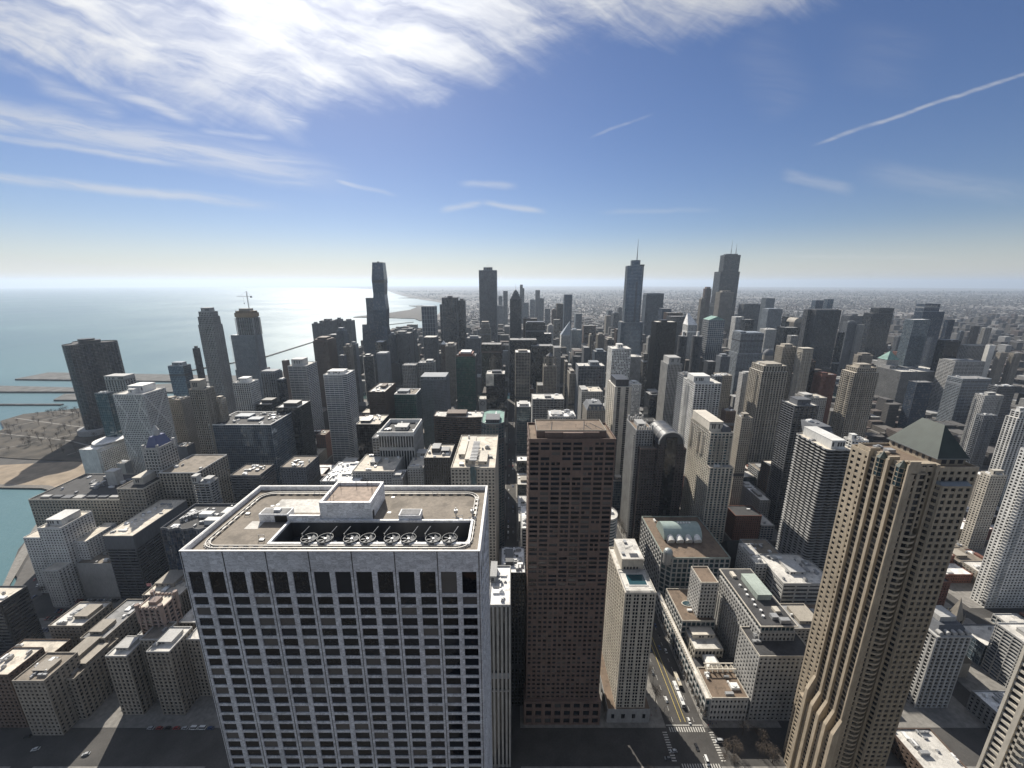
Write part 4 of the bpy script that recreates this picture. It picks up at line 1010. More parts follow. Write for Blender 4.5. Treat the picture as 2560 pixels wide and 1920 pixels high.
T('office_tower','banded dark office block right of the twin antenna skyscraper',1847,1902,761,1950,46,'bands','slate','smoke','grey',((.1,.9,.2,.8,3),),0)
T('office_tower','pale grey twin stepped tower behind the banded dark block',1904,1938,746,2100,46,'fine','steel','pale','grey',((.0,.4,.1,.9,2),),0)
T('office_tower','grey office tower with white ribs before the pale twin stepped tower',1905,1957,773,1750,46,'piers','steel','smoke','pale',((.1,.9,.2,.8,2),),0)
T('office_tower','white slanted roof block right of the pediment tower',1829,1860,793,1500,40,'bands','white','smoke','white',(),0)
T('office_tower','dark low block below the white slanted roof block',1851,1886,800,1420,40,'curtain','slate','smoke','grey',())
T('office_tower','dark wide block with flat roof behind the barrel roofed office',1956,1984,792,1550,40,'curtain','dark','smoke','grey',())
r,tp,top,rng=T('office_tower','barrel roofed brown office tower',1974,2007,806,1480,44,'piers','tan','brown','grey',(),0,crown='none')
x0_,x1_=tp[0][0],tp[1][0]; bv=MB(); n_=14
pts=[((x0_+x1_)/2+(x1_-x0_)/2*math.cos(math.pi*i/n_), top+ (x1_-x0_)*.5*math.sin(math.pi*i/n_)) for i in range(n_+1)]
bv.add([(x,1480,z) for x,z in pts]+[(x,1524,z) for x,z in pts],[(i+1,i,n_+1+i,n_+2+i) for i in range(n_)]+[tuple(range(n_+1))]+[tuple(range(2*n_+1,n_,-1))]); bv.obj('barrel_roof',wall('tan'),r)
T('office_tower','dark banded office tower with a pale top storey by the river',1831,1911,834,1110,44,'bands','steel','smoke','pale',((.0,.25,.1,.9,5),(.3,.95,.1,.9,2)),0,base=(3,6,2,0,120,'bands'))
T('office_tower','white ribbed office block with dark glass below the grey white ribbed tower',1900,1942,824,1330,40,'piers','white','dark','pale',())
T('office_tower','wide black low office between the white ribbed block and the dark twin slab',1942,2001,820,1360,40,'curtain','black','smoke','grey',())
T('office_tower','pale square office with fine bands below the wide black office',1968,1996,840,1100,36,'bands','limestone','smoke','white',())
r,tp,top,rng=T('office_tower','domed old limestone tower left of the beige ribbed tower',1908,1938,902,1000,34,'punch','tan','smoke','grey',(),0,crown='none')
dm=MB(); cx_,cy_=(tp[0][0]+tp[1][0])/2,1017; R_=12
for k in range(5): a_,b_=math.pi/2*k/5,math.pi/2*(k+1)/5; dm.prism(ngon(cx_,cy_,R_*math.cos(a_),R_*math.cos(a_),16),top+12+R_*1.3*math.sin(a_),top+12+R_*1.3*math.sin(b_),ngon(cx_,cy_,max(.5,R_*math.cos(b_)),max(.5,R_*math.cos(b_)),16),caps=False)
MB().prism(ngon(cx_,cy_,R_,R_,16),top,top+12).obj('drum',wall('tan'),r); dm.obj('dome',wall('slate'),r); MB().tube((cx_,cy_,top+26),(cx_,cy_,top+36),1.2,.2).obj('lantern',wall('tan'),r)
T('apartment_tower','tall dark apartment slab with fine floor lines, tallest of the western group',2041,2104,776,1250,40,'slabs','slate','smoke','grey',((.0,1.0,.3,.9,2),),0,over=(3,3.1,.3,.7,.5,.02,0))
T('apartment_tower','slim dark wing left of the tallest western slab',2009,2040,775,1270,34,'slabs','slate','smoke','grey',(),0)
T('apartment_tower','bluish glass tower behind the tallest western slab',2030,2060,751,1650,40,'curtain','steel','blue','grey',(),0)
T('apartment_tower','pale glass tower right behind the tallest western slab',2061,2085,748,1700,40,'curtain','steel','sky','grey',(),0)
T('office_tower','slim black tower right of the tallest western slab',2094,2113,832,1180,34,'curtain','black','smoke','grey',())
T('office_tower','ribbed grey tower with a square head left of the dark glass tower',2108,2143,806,1350,40,'piers','grey','smoke','grey',((.3,.9,.3,.7,4),),0)
T('office_tower','pale ribbed tower tight against the large dark glass tower',2141,2162,812,1340,40,'piers','limestone','smoke','grey',(),0)
T('office_tower','large dark glass tower with slanted inner line west of the river',2177,2236,771,1450,50,'curtain','slate','smoke','grey',((.05,.8,.2,.8,2),),0,base=(22,0,0,0,205,'curtain'))
T('office_tower','broad dark background block between the ribbed tower and the dark glass tower',2104,2172,790,1950,50,'fine','slate','smoke','grey',((.2,.5,.2,.8,8),),0)
T('office_tower','glass tower with white corner lines in front of the tall sign topped tower',2262,2326,800,1050,44,'curtain','steel','pale','white',(),0)
r,tp,top,rng=T('office_tower','tall glass tower with stepped shoulders and a lettered sign under its roof',2291,2352,760,1150,46,'curtain','steel','blue','grey',(),0,base=(0,18,0,0,232,'curtain'))
cu=bpy.data.curves.new('sign_lettering','FONT'); cu.body='salesforce'; cu.size=9; cu.extrude=.15; cu.align_x='CENTER'
me_=bpy.data.objects.new('tmp',cu); COL.objects.link(me_); bpy.context.view_layer.update(); mm_=bpy.data.meshes.new_from_object(me_.evaluated_get(bpy.context.evaluated_depsgraph_get())); bpy.data.objects.remove(me_)
so=bpy.data.objects.new('sign_lettering',mm_); COL.objects.link(so); so.parent=r; so.rotation_euler=(math.pi/2,0,0); so.location=((tp[0][0]+tp[1][0])/2-4-r.location.x,1149.5-r.location.y,top-8.5); mm_.materials.append(wall('white'))
T('office_tower','lower blue glass shoulder tower right of the sign topped tower',2362,2388,800,1180,44,'curtain','slate','blue','grey',(),0)
T('office_tower','dark glass block with a lattice roof right of the river glass towers',2343,2402,854,1000,44,'curtain','dark','smoke','grey',((.0,1.0,.3,.9,3),))
T('office_tower','white concrete hotel slab with deep window grid near the market hall',2400,2464,864,1060,40,'grid','limestone','dark','grey',(),0)
T('office_tower','tall blank white end wall of the concrete hotel slab',2464,2490,864,1062,36,'blank','white','smoke','white',())
T('office_tower','pale banded lower block before the white concrete hotel slab',2346,2465,905,950,40,'bands','limestone','smoke','grey',((.0,.4,.2,.8,3),))
T('office_tower','blue grey wide low office with ribbon windows below the pale banded block',2367,2480,948,850,40,'bands','steel','smoke','grey',())
T('apartment_tower','pair of dark apartment slabs with white side walls far to the west',2428,2452,816,1320,40,'bands','dark','smoke','white',(),0)
T('apartment_tower','dark apartment slab with a white flank far to the west',2454,2481,820,1320,40,'bands','limestone','dark','white',(),0)
T('apartment_tower','tan apartment slab pair at the right edge below the white flanked slabs',2490,2520,883,1000,34,'small','tan','smoke','gravel',())
T('apartment_tower','tan apartment slab nearest the right edge of the view',2523,2556,884,1010,34,'small','tan','smoke','gravel',())
T('apartment_tower','bluish glass apartment block in front of the long market hall',2270,2334,957,800,34,'curtain','slate','blue','grey',())
T('apartment_tower','white corner apartment tower with dark window bands in the right background',2436,2510,990,620,30,'panel','limestone','smoke','pale',((.3,.7,.3,.7,4),),2)
T('apartment_tower','lower glassy wing before the white corner apartment tower',2440,2494,1040,580,26,'panel','grey','smoke','pale',(),3)
T('apartment_tower','dark grey slab right of the white corner apartment tower',2470,2542,967,720,34,'bands','slate','smoke','grey',(),2)
T('apartment_tower','white tower with dark strips at the right edge above the brick warehouses',2512,2600,1046,500,30,'mixed','white','smoke','pale',((.1,.4,.3,.7,5),),2,tiers=[(.1,.9,.1,.9,8)])
T('apartment_tower','cream tower with a grid of dark windows right of the hip roofed tower',2449,2518,1190,420,30,'punch','cream','smoke','pale',((.3,.9,.3,.7,5),),2,over=(3.4,3.2,1.4,1.4,.4,.04,0))
T('apartment_tower','tan banded block behind the cream window grid tower',2510,2620,1150,520,40,'small','tan','smoke','pale',((.3,.6,.3,.7,4),),3)
# ------------------------------------------------------------------ near and middle ground blocks
T('hospital_block','large mirrored glass block with a white rimmed roof full of white plant',521,677,1063,545,60,'curtain','steel','sky','tar',((.2,.45,.5,.75,3),(.5,.7,.3,.5,2.5)),14,rim='white',cat='office building')
T('office_block','black block with a white equipment roof right of the mirrored glass block',690,778,1020,600,40,'curtain','black','smoke','white',((.25,.85,.15,.6,6),),2,cat='office building')
T('office_block','low black stepped block left behind the black equipment roof block',640,700,1012,650,34,'curtain','black','smoke','white',((.2,.9,.3,.9,6),),1,cat='office building')
r,tp,top,rng=T('medical_block','pale ribbed stone block with a sunken white roof court',946,1034,1090,450,48,'piers','limestone','smoke','tar',((.35,.7,.4,.7,4),),5,par=5,rim='white',cat='office building',over=(3.2,40,1.1,.6,.7,.35,.0))
T('medical_wing','stone wing with stacked window strips left of the ribbed stone block',930,948,1096,452,30,'grid','concrete','smoke','grey',(),1,cat='office building')
T('office_block','dark glass block tinted brown between the banded tower and the ribbed stone block',890,950,1062,520,40,'curtain','dark','brown','cream',((.1,.5,.2,.6,3),),3,cat='office building')
T('apartment_block','wide curved brown brick block with long balcony lines',1082,1248,1045,560,30,'bands','brown','smoke','pale',((.2,.5,.2,.8,5),),6,shape='bow',cat='apartment building')
T('apartment_block','black windowed block with a crowded cream roof left of the blue strip tower',1060,1138,1146,395,36,'piers','dark','dark','cream',((.2,.5,.4,.8,5),(.6,.9,.3,.6,4)),8,cat='apartment building')
r,tp,top,rng=T('apartment_tower','cream stone tower with a blue glass strip and a grille on its cluttered roof',1127,1246,1172,300,72,'small','cream','smoke','cream',((.3,.45,.1,.8,5),(.6,.8,.1,.4,3),(.1,.25,.3,.7,3)),8,over=(3.0,3.0,1.4,1.3,.4,.04,0),panes=True)
b=MB().box(tp[0][0]+16,tp[0][0]+21,299.2,300,20,top+2); b.obj('glass_strip',glass('teal',1.5,3),r)
gr=MB()
for k in range(14): gr.box(tp[0][0]+15,tp[0][0]+21,303+k*3,304.2+k*3,top+5.4,top+6.4)
gr.obj('roof_grille',METAL,r)
T('hotel_block','glass crowned round ended block behind the cream blue strip tower',1202,1260,1062,420,52,'grid','slate','teal','copper',((.2,.8,.1,.5,4),),3,shape='oct',cat='hotel')
T('apartment_block','cream roofed cross shaped block with rows of roof tabs behind the marble tower',880,985,1180,410,46,'punch','limestone','smoke','cream',((.3,.5,.4,.7,3),),4,cat='apartment building')
T('apartment_block','cream roofed wing with a dark roof house right of the cross shaped block',1018,1080,1172,420,46,'punch','limestone','smoke','cream',((.2,.8,.7,.95,5),),4,cat='apartment building')
T('apartment_block','lower cream roofed link between the two cream roofed wings',980,1020,1198,405,40,'punch','limestone','smoke','white',((.1,.8,.1,.5,4),),5,cat='apartment building')
T('office_block','low roof crowded with white ducts behind the marble tower',800,900,1205,400,50,'punch','concrete','smoke','white',(),26,cat='office building')
T('office_block','dark flat roofed hall below the mirrored glass block',700,800,1170,440,60,'punch','slate','smoke','gravel',(),4,cat='office building')
T('office_block','long dark low hall left of the duct crowded roof',575,690,1190,440,50,'bands','slate','smoke','gravel',(),4,cat='office building')
T('office_block','narrow pale office with a parking deck edge on the dark street',1290,1330,1150,320,40,'slabs','limestone','smoke','white',(),3,cat='office building',x=(8.5,22),zt=96)
T('office_block','low cream block under the narrow pale office',1280,1320,1240,285,28,'punch','cream','smoke','white',(),3,cat='office building',x=(8.5,20),zt=46)
T('office_block','pale flat roofed slab with vertical stone fins beside the marble tower',1222,1276,1516,196,34,'piers','concrete','smoke','white',((.0,.3,.55,.95,5),),3,over=(2.6,60,1.3,.6,1.0,.3,0),zt=None,cat='office building')
T('office_block','low black roofed block with white plant between the fin slab and the granite tower',1240,1312,1416,236,28,'piers','dark','dark','white',((.2,.5,.3,.8,3),),10,cat='office building',x=(-8,9.3),zt=118)
# lower left quarter
T('apartment_block','blank grey low block below the beige residential towers',428,488,1118,520,40,'blank','slate','dark','gravel',(),2,cat='building')
T('apartment_block','low pale pavilion left of the cross braced tower foot',292,330,1160,500,30,'blank','limestone','smoke','cream',(),0,cat='building')
T('hotel_block','small banded hotel tower with a white roof frame below the mirrored glass block',482,548,1210,395,36,'slabs','limestone','smoke','white',((.0,.3,.0,.5,9),(.5,.9,.3,.9,4)),3,cat='hotel')
r,tp,top,rng=T('office_block','long cream roofed slab with dark ribbon windows and a blank upper band',258,332,1341,341,66,'bands','slate','dark','cream',(),6,zt=60,crown='none',cat='office building')
x0_,x1_=tp[0][0],tp[1][0]; MB().box(x0_-.3,x1_+.3,340.7,407.3,60.1,74).obj('upper_band',wall('slate'),r)
MB().ring(rect(x0_-.3,x1_+.3,340.7,407.3),.5,74,74.8).obj('parapet',wall('cream'),r); MB().box(x0_+.3,x1_-.3,341.3,406.7,74,74.2).obj('roof',roofm('cream'),r)
rr=random.Random(4)
for k in range(22):
    xx,yy=rr.uniform(x0_+2,x1_-6),rr.uniform(343,402); MB().box(xx,xx+rr.uniform(1,4),yy,yy+rr.uniform(.6,2.5),74.2,75+rr.random()).obj('roof_unit',METAL if k%2 else WHITEMETAL,r)
r,tp,top,rng=T('hospital_block','glass block with a wavy white roof edge beside the marble tower',401,520,1326,318,42,'curtain','slate','blue','tar',(),6,shape='wave',par=2.2,cat='office building')
x0_=tp[0][0]
for k in range(9): MB().box(x0_+8+k*1.6,x0_+9+k*1.6,330+k*1.8,335+k*1.8,top,top+4).obj('roof_screen',METAL,r)
for a in ((20,32,338,344,4),(34,48,326,332,5),(38,52,342,352,3)): MB().box(x0_+a[0],x0_+a[1],a[2],a[3],top,top+a[4]).obj('roof_house',wall('white'),r)
# stepped white hotel by the lake drive
r,tp,top,rng=T('hotel_block','white stepped hotel with rows of small square windows by the lake drive',93,152,1322,345,30,'small','white','smoke','cream',((.15,.8,.2,.8,6),),3,over=(2.9,2.9,1.45,1.3,.35,.04,0),cat='hotel',panes=True)
x0_,x1_=tp[0][0],tp[1][0]
for q,hh in ((rect(x0_-24,x0_-.02,350,376),top-14),(rect(x1_+.02,x1_+12,352,384),top-20),(rect(x0_+8,x0_+24,332,344.9),top-38)):
    facade(r,q,0,hh,'small','white','smoke',over=(2.9,2.9,1.45,1.3,.35,.04,0)); roof_top(r,q,hh,'cream',.8,'white',None,0)
FOOT.append((x0_-28,x1_+20,326,396))
T('low_block','low plain white annex right of the stepped hotel',190,280,1411,345,20,'blank','limestone','smoke','gravel',(),2,cat='building')
T('dark_block','dark block with a cream roof cut by the left edge of the view',-200,0,1510,271,19,'bands','dark','smoke','cream',(),3,cat='office building')
# gothic campus
def gothic():
    r=thing('campus_tower','pinkish gothic campus tower with a crenellated top and flagpole among cream wings','university building',(-330,262,0))
    x0,h=at_plane(343,1532,252); x1,_=at_plane(405,1532,252); h=73
    t=rect(x0,x1,252,267); FOOT.append((x0-50,x1+50,228,292))
    facade(r,t,0,h,'tall','pink','smoke',over=(4.6,3.4,1.6,1.2,.5,.3,.1)); cr=MB(); 
    for q in inset(t,.6): cr.prism(ngon(q[0],q[1],1.6,1.6,8),h-12,h+4)
    cr.ring(inset(t,-.2),.9,h-.2,h+.7)
    for k in range(6): xx=x0+2.5+k*(x1-x0-5)/5; cr.box(xx-.8,xx+.8,251.8,252.8,h+.6,h+1.9); cr.box(xx-.8,xx+.8,266,267.2,h+.6,h+1.9)
    cr.obj('crenellation',wall('pink'),r); MB().prism(inset(t,.5),h-.1,h+.05).obj('roof',roofm('cream'),r); MB().box(x0+6,x0+12,256,262,h,h+3).obj('roof_house',wall('pink'),r)
    f=MB().tube((x0+8,260,h+3),(x0+8,260,h+17),.18,.1).obj('flagpole',WHITEMETAL,r)
    fl=MB(); fl.box(x0+4.2,x0+8,259.97,260.03,h+14,h+16.4); fl.obj('flag',plain('flag_cloth',(.45,.2,.2),.8,0,.5,.9),f)
    X0,X1=at_plane(262,1640,229)[0],at_plane(316,1640,229)[0]; W0,W1=at_plane(362,1620,229)[0],at_plane(420,1620,229)[0]
    for q,hh,nm in ((rect(X0,X1,229,246),54,'wing'),(rect(W0,W1,229,250.5),58,'wing'),(rect(X1+.02,W0-.02,240,256),57,'court'),(rect(W1+.02,W1+34,243,262),54,'wing'),(rect(x1+.02,x1+40,262.2,280),50,'wing'),(rect(X0-4,x0-.02,256.2,276),44,'wing')):
        facade(r,q,0,hh,'punch','tan','smoke',over=(3.1,3.3,1.35,1.2,.4,.15,.05),panes=True); roof_top(r,q,hh,'pale' if nm=='wing' else 'gravel',1.0,'limestone',((.2,.8,.3,.8,2.5),) if nm=='wing' else None,1)
gothic()
T('campus_block','long cream roofed campus hall in front of the car park',120,205,1567,275,26,'punch','tan','smoke','pale',((.5,.9,.3,.8,3),),4,cat='university building')
T('campus_block','cream campus wing with a cross braced skylight left of the gothic tower',200,262,1598,255,40,'punch','tan','smoke','grey',((.2,.7,.1,.4,3),),3,cat='university building')
T('campus_block','small stepped campus block with a long pale roof light',105,185,1700,226,34,'punch','tan','smoke','gravel',((.15,.6,.2,.9,6),(.62,.95,.3,.8,3)),2,over=(3.1,3.3,1.3,1.3,.4,.1,.05),cat='university building',panes=True)
T('campus_block','tan hall with a glazed gable behind the gothic tower',355,450,1490,290,34,'piers','tan','smoke','cream',((.1,.6,.3,.8,4),(.65,.9,.5,.9,3)),5,cat='university building')
T('low_block','low brown block with pale roof strips at the lower left edge',-40,85,1675,238,26,'punch','brown','smoke','cream',((.2,.9,.2,.5,2),),3,cat='building')
T('low_block','low house roofs below the small stepped campus block',30,110,1705,215,22,'punch','tan','smoke','gravel',((.3,.8,.3,.7,2),),2,cat='building')
T('low_block','dim brown house at the bottom left corner',-60,20,1690,220,22,'punch','brown','smoke','cream',(),1,cat='building')
# old furniture mart with the blue pyramid tower
def mart():
    r=thing('old_mart_building','huge cream stone block with dark roofs and a tower topped by a blue pyramid','apartment building',(-480,430,0))
    x0,h=at_plane(71,1251,400); x1,_=at_plane(304,1251,400); q=rect(x0,x1,400,462); FOOT.append((x0-5,x1+70,396,500))
    ov=(3.6,3.6,1.3,1.4,.4,.1,.04)
    facade(r,q,0,h,'punch','beige','smoke',over=ov); roof_top(r,q,h,'tar',1.4,'cream',None,9)
    rr=random.Random(2)
    for k in range(7): a=x0+8+k*13; MB().box(a,a+10,402+rr.random()*3,409,h,h+2).obj('roof_monitor',wall('slate' if k%3 else 'limestone'),r)
    for k in range(8): a=rr.uniform(x0+5,x1-20); yy=rr.uniform(415,452); MB().box(a,a+rr.uniform(3,12),yy,yy+rr.uniform(2,6),h,h+rr.uniform(1,3)).obj('roof_house',wall('limestone' if k%2 else 'slate'),r)
    tx=x0+56; MB().box(tx,tx+11,434,443,h,h+17).box(tx-.3,tx+11.3,433.7,443.3,h+17,h+18).obj('water_tower_house',wall('limestone'),r)
    a0,a1=x1+.05,at_plane(362,1221,400)[0]; h2=at_plane(300,1221,400)[1]
    q2=rect(a0,a1,398,452); facade(r,q2,0,h2,'punch','beige','smoke',over=ov); roof_top(r,q2,h2,'tar',1.2,'cream',((.3,.7,.2,.7,8),),2)
    b0,ht=at_plane(354,1122,425); b1,_=at_plane(394,1122,425); ht-=1
    q3=rect(b0,b1,425,450); facade(r,q3,h2-2,ht,'punch','limestone','smoke',over=ov); MB().ring(q3,.6,ht,ht+2).obj('parapet',wall('limestone'),r)
    for c in inset(q3,1.2): MB().prism(ngon(c[0],c[1],1.5,1.5,8),ht-6,ht+5).obj('pinnacle',wall('limestone'),r)
    bl,N,b=new_mat('blue_tile_roof'); b.inputs['Base Color'].default_value=(.10,.115,.22,1); b.inputs['Roughness'].default_value=.6
    MB().prism(inset(q3,2.2),ht,ht+13,inset(q3,(b1-b0)*.32)).obj('pyramid_roof',bl,r); cx,cy=(b0+b1)/2,437.5
    MB().prism(ngon(cx,cy,3.4,3.4,8),ht+13,ht+19).cone(ngon(cx,cy,3.4,3.4,8),ht+19,(cx,cy,ht+26)).obj('lantern',wall('limestone'),r)
    c0,c1=a1+.05,a1+44
    q4=rect(c0,c1,420,470); facade(r,q4,0,h2+8,'tall','beige','smoke',over=(4,3.6,1.2,1.0,.5,.25,.1)); roof_top(r,q4,h2+8,'gravel',1.2,'white',None,3)
    MB().tube((x0+.1,400.1,0),(x0+.1,400.1,.1),.1).obj('kerb',STONE,r)
mart()
# hotel with the oval roof
r,tp,top,rng=T('hotel_block','white blank walled hotel with an oval roof disc near the lake drive',197,242,1126,505,62,'blank','white','smoke','white',(),0,cat='hotel')
cx_=(tp[0][0]+tp[1][0])/2; MB().prism(ngon(cx_,540,17,24,36),top+2.5,top+3.6).obj('oval_roof',roofm('white'),r)
MB().prism(ngon(cx_-3,552,6,6,20),top+3.6,top+10).prism(ngon(cx_-3,552,7.5,7.5,24),top+10,top+11.5).obj('roof_drum',wall('limestone'),r)
facade(r,rect(tp[1][0]+.05,tp[1][0]+2.2,506,566),6,top-3,'grid','white','dark',over=(2.6,2.9,1.0,1.1,.6,.05,0))
# avenue: Chicago stone block with the barrel vaulted roof
def vault_block():
    r=thing('store_block','broad stone store block with a pale green barrel vaulted roof and a corner dome','shop building',(150,360,0))
    x0,h=at_plane(1611,1432,352); x1,_=at_plane(1800,1432,352); h=54; x0,x1=at_height(1685,1432,h)[0],at_height(1838,1400,h)[0]
    x0,x1,y0,y1=148,212,334,405
    q=[(x0+8,y0),(x1,y0),(x1,y1),(x0,y1),(x0,y0+8)]; FOOT.append((x0-4,x1+4,y0-4,y1+4))
    facade(r,q,0,h,'piers','palegreen','teal',over=(5.2,5.4,1.2,1.1,.5,.2,0),wm=wall('limestone')); roof_top(r,q,h,'brown',1.2,'palegreen',None,2)
    n=16; R=15; yc0,yc1=y0+26,y0+50; v=MB(); xa,xb=x0+9,x0+48
    P=[((yc0+yc1)/2-(yc1-yc0)/2*math.cos(math.pi*i/n), h+2+12*math.sin(math.pi*i/n)) for i in range(n+1)]
    v.add([(xa,y,z) for y,z in P]+[(xb,y,z) for y,z in P],[(i,i+1,n+2+i,n+1+i) for i in range(n)]+[tuple(range(n,-1,-1)),tuple(range(n+1,2*n+2))]); v.obj('barrel_vault',roofm('copper') if 0 else plain('vault_metal',(.30,.37,.35),.5,.2,.1,.3),r,smooth=False)
    for k in range(4):
        xc=xa+6+k*9.2; MB().tube((xc,yc0-3,h+2),(xc,yc0+5,h+5.5),4.0,3.6,14).obj('arched_dormer',wall('white'),r)
    for k in range(5): MB().box(xb-22+k*3,xb-20.5+k*3,(yc0+yc1)/2-1,(yc0+yc1)/2+1,h+13.7,h+15).obj('roof_unit',WHITEMETAL,r)
    cx,cy=x0+5,y0+5
    MB().prism(ngon(cx,cy,4.5,4.5,12),h-8,h+3).obj('corner_turret',wall('limestone'),r)
    d=MB()
    for k in range(4): a,b_=math.pi/2*k/4,math.pi/2*(k+1)/4; d.prism(ngon(cx,cy,4.6*math.cos(a),4.6*math.cos(a),12),h+3+5*math.sin(a),h+3+5*math.sin(b_),ngon(cx,cy,max(.3,4.6*math.cos(b_)),max(.3,4.6*math.cos(b_)),12),caps=False)
    d.obj('corner_dome',plain('dome_metal',(.33,.36,.36),.4,.4),r)
    # residential tower rising behind
    t0,t1=at_plane(1777,1062,362)[0],at_plane(1834,1062,362)[0]
    return r
vault_block()
r,tp,top,rng=T('apartment_tower','slim cream and glass tower with a flat crowned top rising from the green vaulted block',1777,1834,1083,412,50,'mixed','cream','teal','cream',((.0,.6,.1,.95,11),),2,over=(4.2,3.2,1.0,.8,.7,.15,0),panes=True,base=(0,1,8,0,115,'mixed'))
MB().tube(((tp[0][0]+tp[1][0])/2+6,414,top+2),((tp[0][0]+tp[1][0])/2+6,424,top+2),5,n=16).obj('roof_arch',wall('slate'),r)
# twin shaft tower with the barrel top
def arch_tower():
    r=thing('office_tower','brown tower with a black glass spine and an arched barrel top','office tower',(150,420,0))
    x0,x1=149,202; FOOT.append((x0-4,x1+6,425,480)); h=126
    q=rect(x0,x1,430,470); facade(r,q,0,h,'grid','umber','smoke',over=(3.4,3.3,1.3,1.3,.4,.06,0)); roof_top(r,q,h,'gravel',1.2,'granite',None,0)
    c0,c1=168,197; w=c1-c0; hb=h+8
    facade(r,rect(c0,c1,427,468),0,hb,'grid','umber','smoke',over=(3.4,3.3,1.3,1.3,.4,.06,0)); n=20
    P=[((c0+c1)/2+w/2*math.cos(math.pi*i/n), hb+w/2*math.sin(math.pi*i/n)) for i in range(n+1)]
    b=MB(); b.add([(x,427.6,z) for x,z in P]+[(x,468,z) for x,z in P],[(i+1,i,n+1+i,n+2+i) for i in range(n)]+[tuple(range(n+1)),tuple(range(2*n+1,n,-1))]); b.obj('barrel_top',wall('dark'),r)
    k=MB()
    for y in (427,440,454,467): 
        for i in range(n):
            (xa,za),(xb,zb)=P[i],P[i+1]; k.tube((xa,y,za),(xb,y,zb),.9 if y==427 else .4,n=5)
    k.obj('arch_rib',wall('limestone'),r)
    m_=(c0+c1)/2; MB().box(m_-w*.22,m_+w*.22,426.4,427.4,10,hb+w*.28).obj('glass_spine',glass('dark',2.6,3.3),r)
arch_tower()
r,tp,top,rng=T('apartment_tower','grey stone shaft with a crown of pinnacles left of the arched brown tower',1591,1634,1077,440,40,'tall','concrete','smoke','brick' if 0 else 'brown',((.25,.75,.3,.7,4),),0,over=(3.4,3.2,1.3,1.1,.5,.3,.1))
for i in range(7):
    for yy in (441,477):
        xx=tp[0][0]+1.5+i*(tp[1][0]-tp[0][0]-3)/6; MB().box(xx-.9,xx+.9,yy-.9,yy+.9,top,top+(7 if i in (0,3,6) else 4.5)).obj('pinnacle',wall('limestone'),r)
T('office_block','low cream stepped roofs between the granite tower and the grey pinnacled shaft',1540,1566,1130,430,40,'punch','cream','smoke','cream',((.2,.8,.4,.7,4),),4,cat='building',x=(98,112),zt=110)
T('apartment_tower','rounded glass tower top low behind the granite tower',1533,1568,1240,352,26,'bands','limestone','teal','pale',(),1,shape='round',x=(88,108),zt=84)
# old mansard hotel
r,tp,top,rng=T('hotel_tower','old stone hotel with a dark mansard roof right of the avenue gap',1456,1514,1026,560,36,'small','tan','smoke','tar',(),0,crown='none')
x0_,x1_=tp[0][0],tp[1][0]
MB().prism(tp,top,top+8,[(x0_+4,564),(x1_-4,564),(x1_-4,592),(x0_+4,592)]).obj('mansard_roof',wall('slate'),r)
for k in range(4): xx=x0_+5+k*(x1_-x0_-10)/3; MB().box(xx-1.2,xx+1.2,560.4,563,top+1,top+5).obj('dormer',wall('tan'),r)
roof_units(r,x0_+5,x1_-5,566,590,top+8,5,rng)
# ------------------------------------------------------------------ landmarks with shapes of their own
def lake_tower():
    r=thing('apartment_tower','black three lobed curved tower standing alone by the lake shore','apartment tower',(-880,830,0)); cx,cy=-893,838; FOOT.append((-950,-830,780,890))
    poly=[((cx+(35+11*math.cos(3*t-1.57))*math.cos(t)),(cy+(35+11*math.cos(3*t-1.57))*math.sin(t))) for t in [2*math.pi*i/48 for i in range(48)]]
    h=190; facade(r,poly,12,h,'fine','slate','smoke',over=(9,3.2,.4,.55,.3,-.1,0)); MB().prism(inset(poly,-12),0,12).obj('podium',wall('concrete'),r)
    roof_top(r,poly,h,'tar',1.5,'dark',None,0)
    MB().prism(ngon(cx+4,cy,17,17,20),h,h+6).prism(ngon(cx,cy-2,13,13,20),h+6,h+9).obj('roof_drum',wall('black'),r)
lake_tower()
def braced_white():
    Y0,Y1,h=510,546,169; x0,x1=-529,-489
    r=thing('apartment_tower','white cross braced tower with diagonal lines of filled windows and a white roof house','apartment tower',((x0+x1)/2,528,0)); FOOT.append((x0-4,x1+4,Y0-4,Y1+4))
    q=rect(x0,x1,Y0,Y1); facade(r,q,0,h,'grid','white','smoke',over=(2.2,3.0,.75,.9,.45,.04,0))
    roof_top(r,q,h,'pale',1,'white',((.25,.75,.35,.9,9),(.4,.6,.15,.35,6)),2)
    d=MB(); n=3; hh=h/2.6
    for k in range(4):
        za,zb=h-hh*(k+1)*.9,h-hh*k*.9
        if za<0: za=0
        for a,b in ((x0+.8,x0+13),(x1-13,x1-.8)):
            d.tube((a,Y0,zb),(b,Y0,(za+zb)/2),.75,n=4); d.tube((b,Y0,(za+zb)/2),(a,Y0,za),.75,n=4) if a<-510 else (d.tube((a,Y0,(za+zb)/2),(b,Y0,za),.75,n=4))
            if a>-510: d.tube((b,Y0,zb),(a,Y0,(za+zb)/2),.75,n=4)
        d.tube((x1,Y0+1,zb),(x1,Y1-1,za),.8,n=4); d.tube((x1,Y1-1,zb),(x1,Y0+1,za),.8,n=4)
    d.obj('diagonal_brace',wall('white'),r)
braced_white()
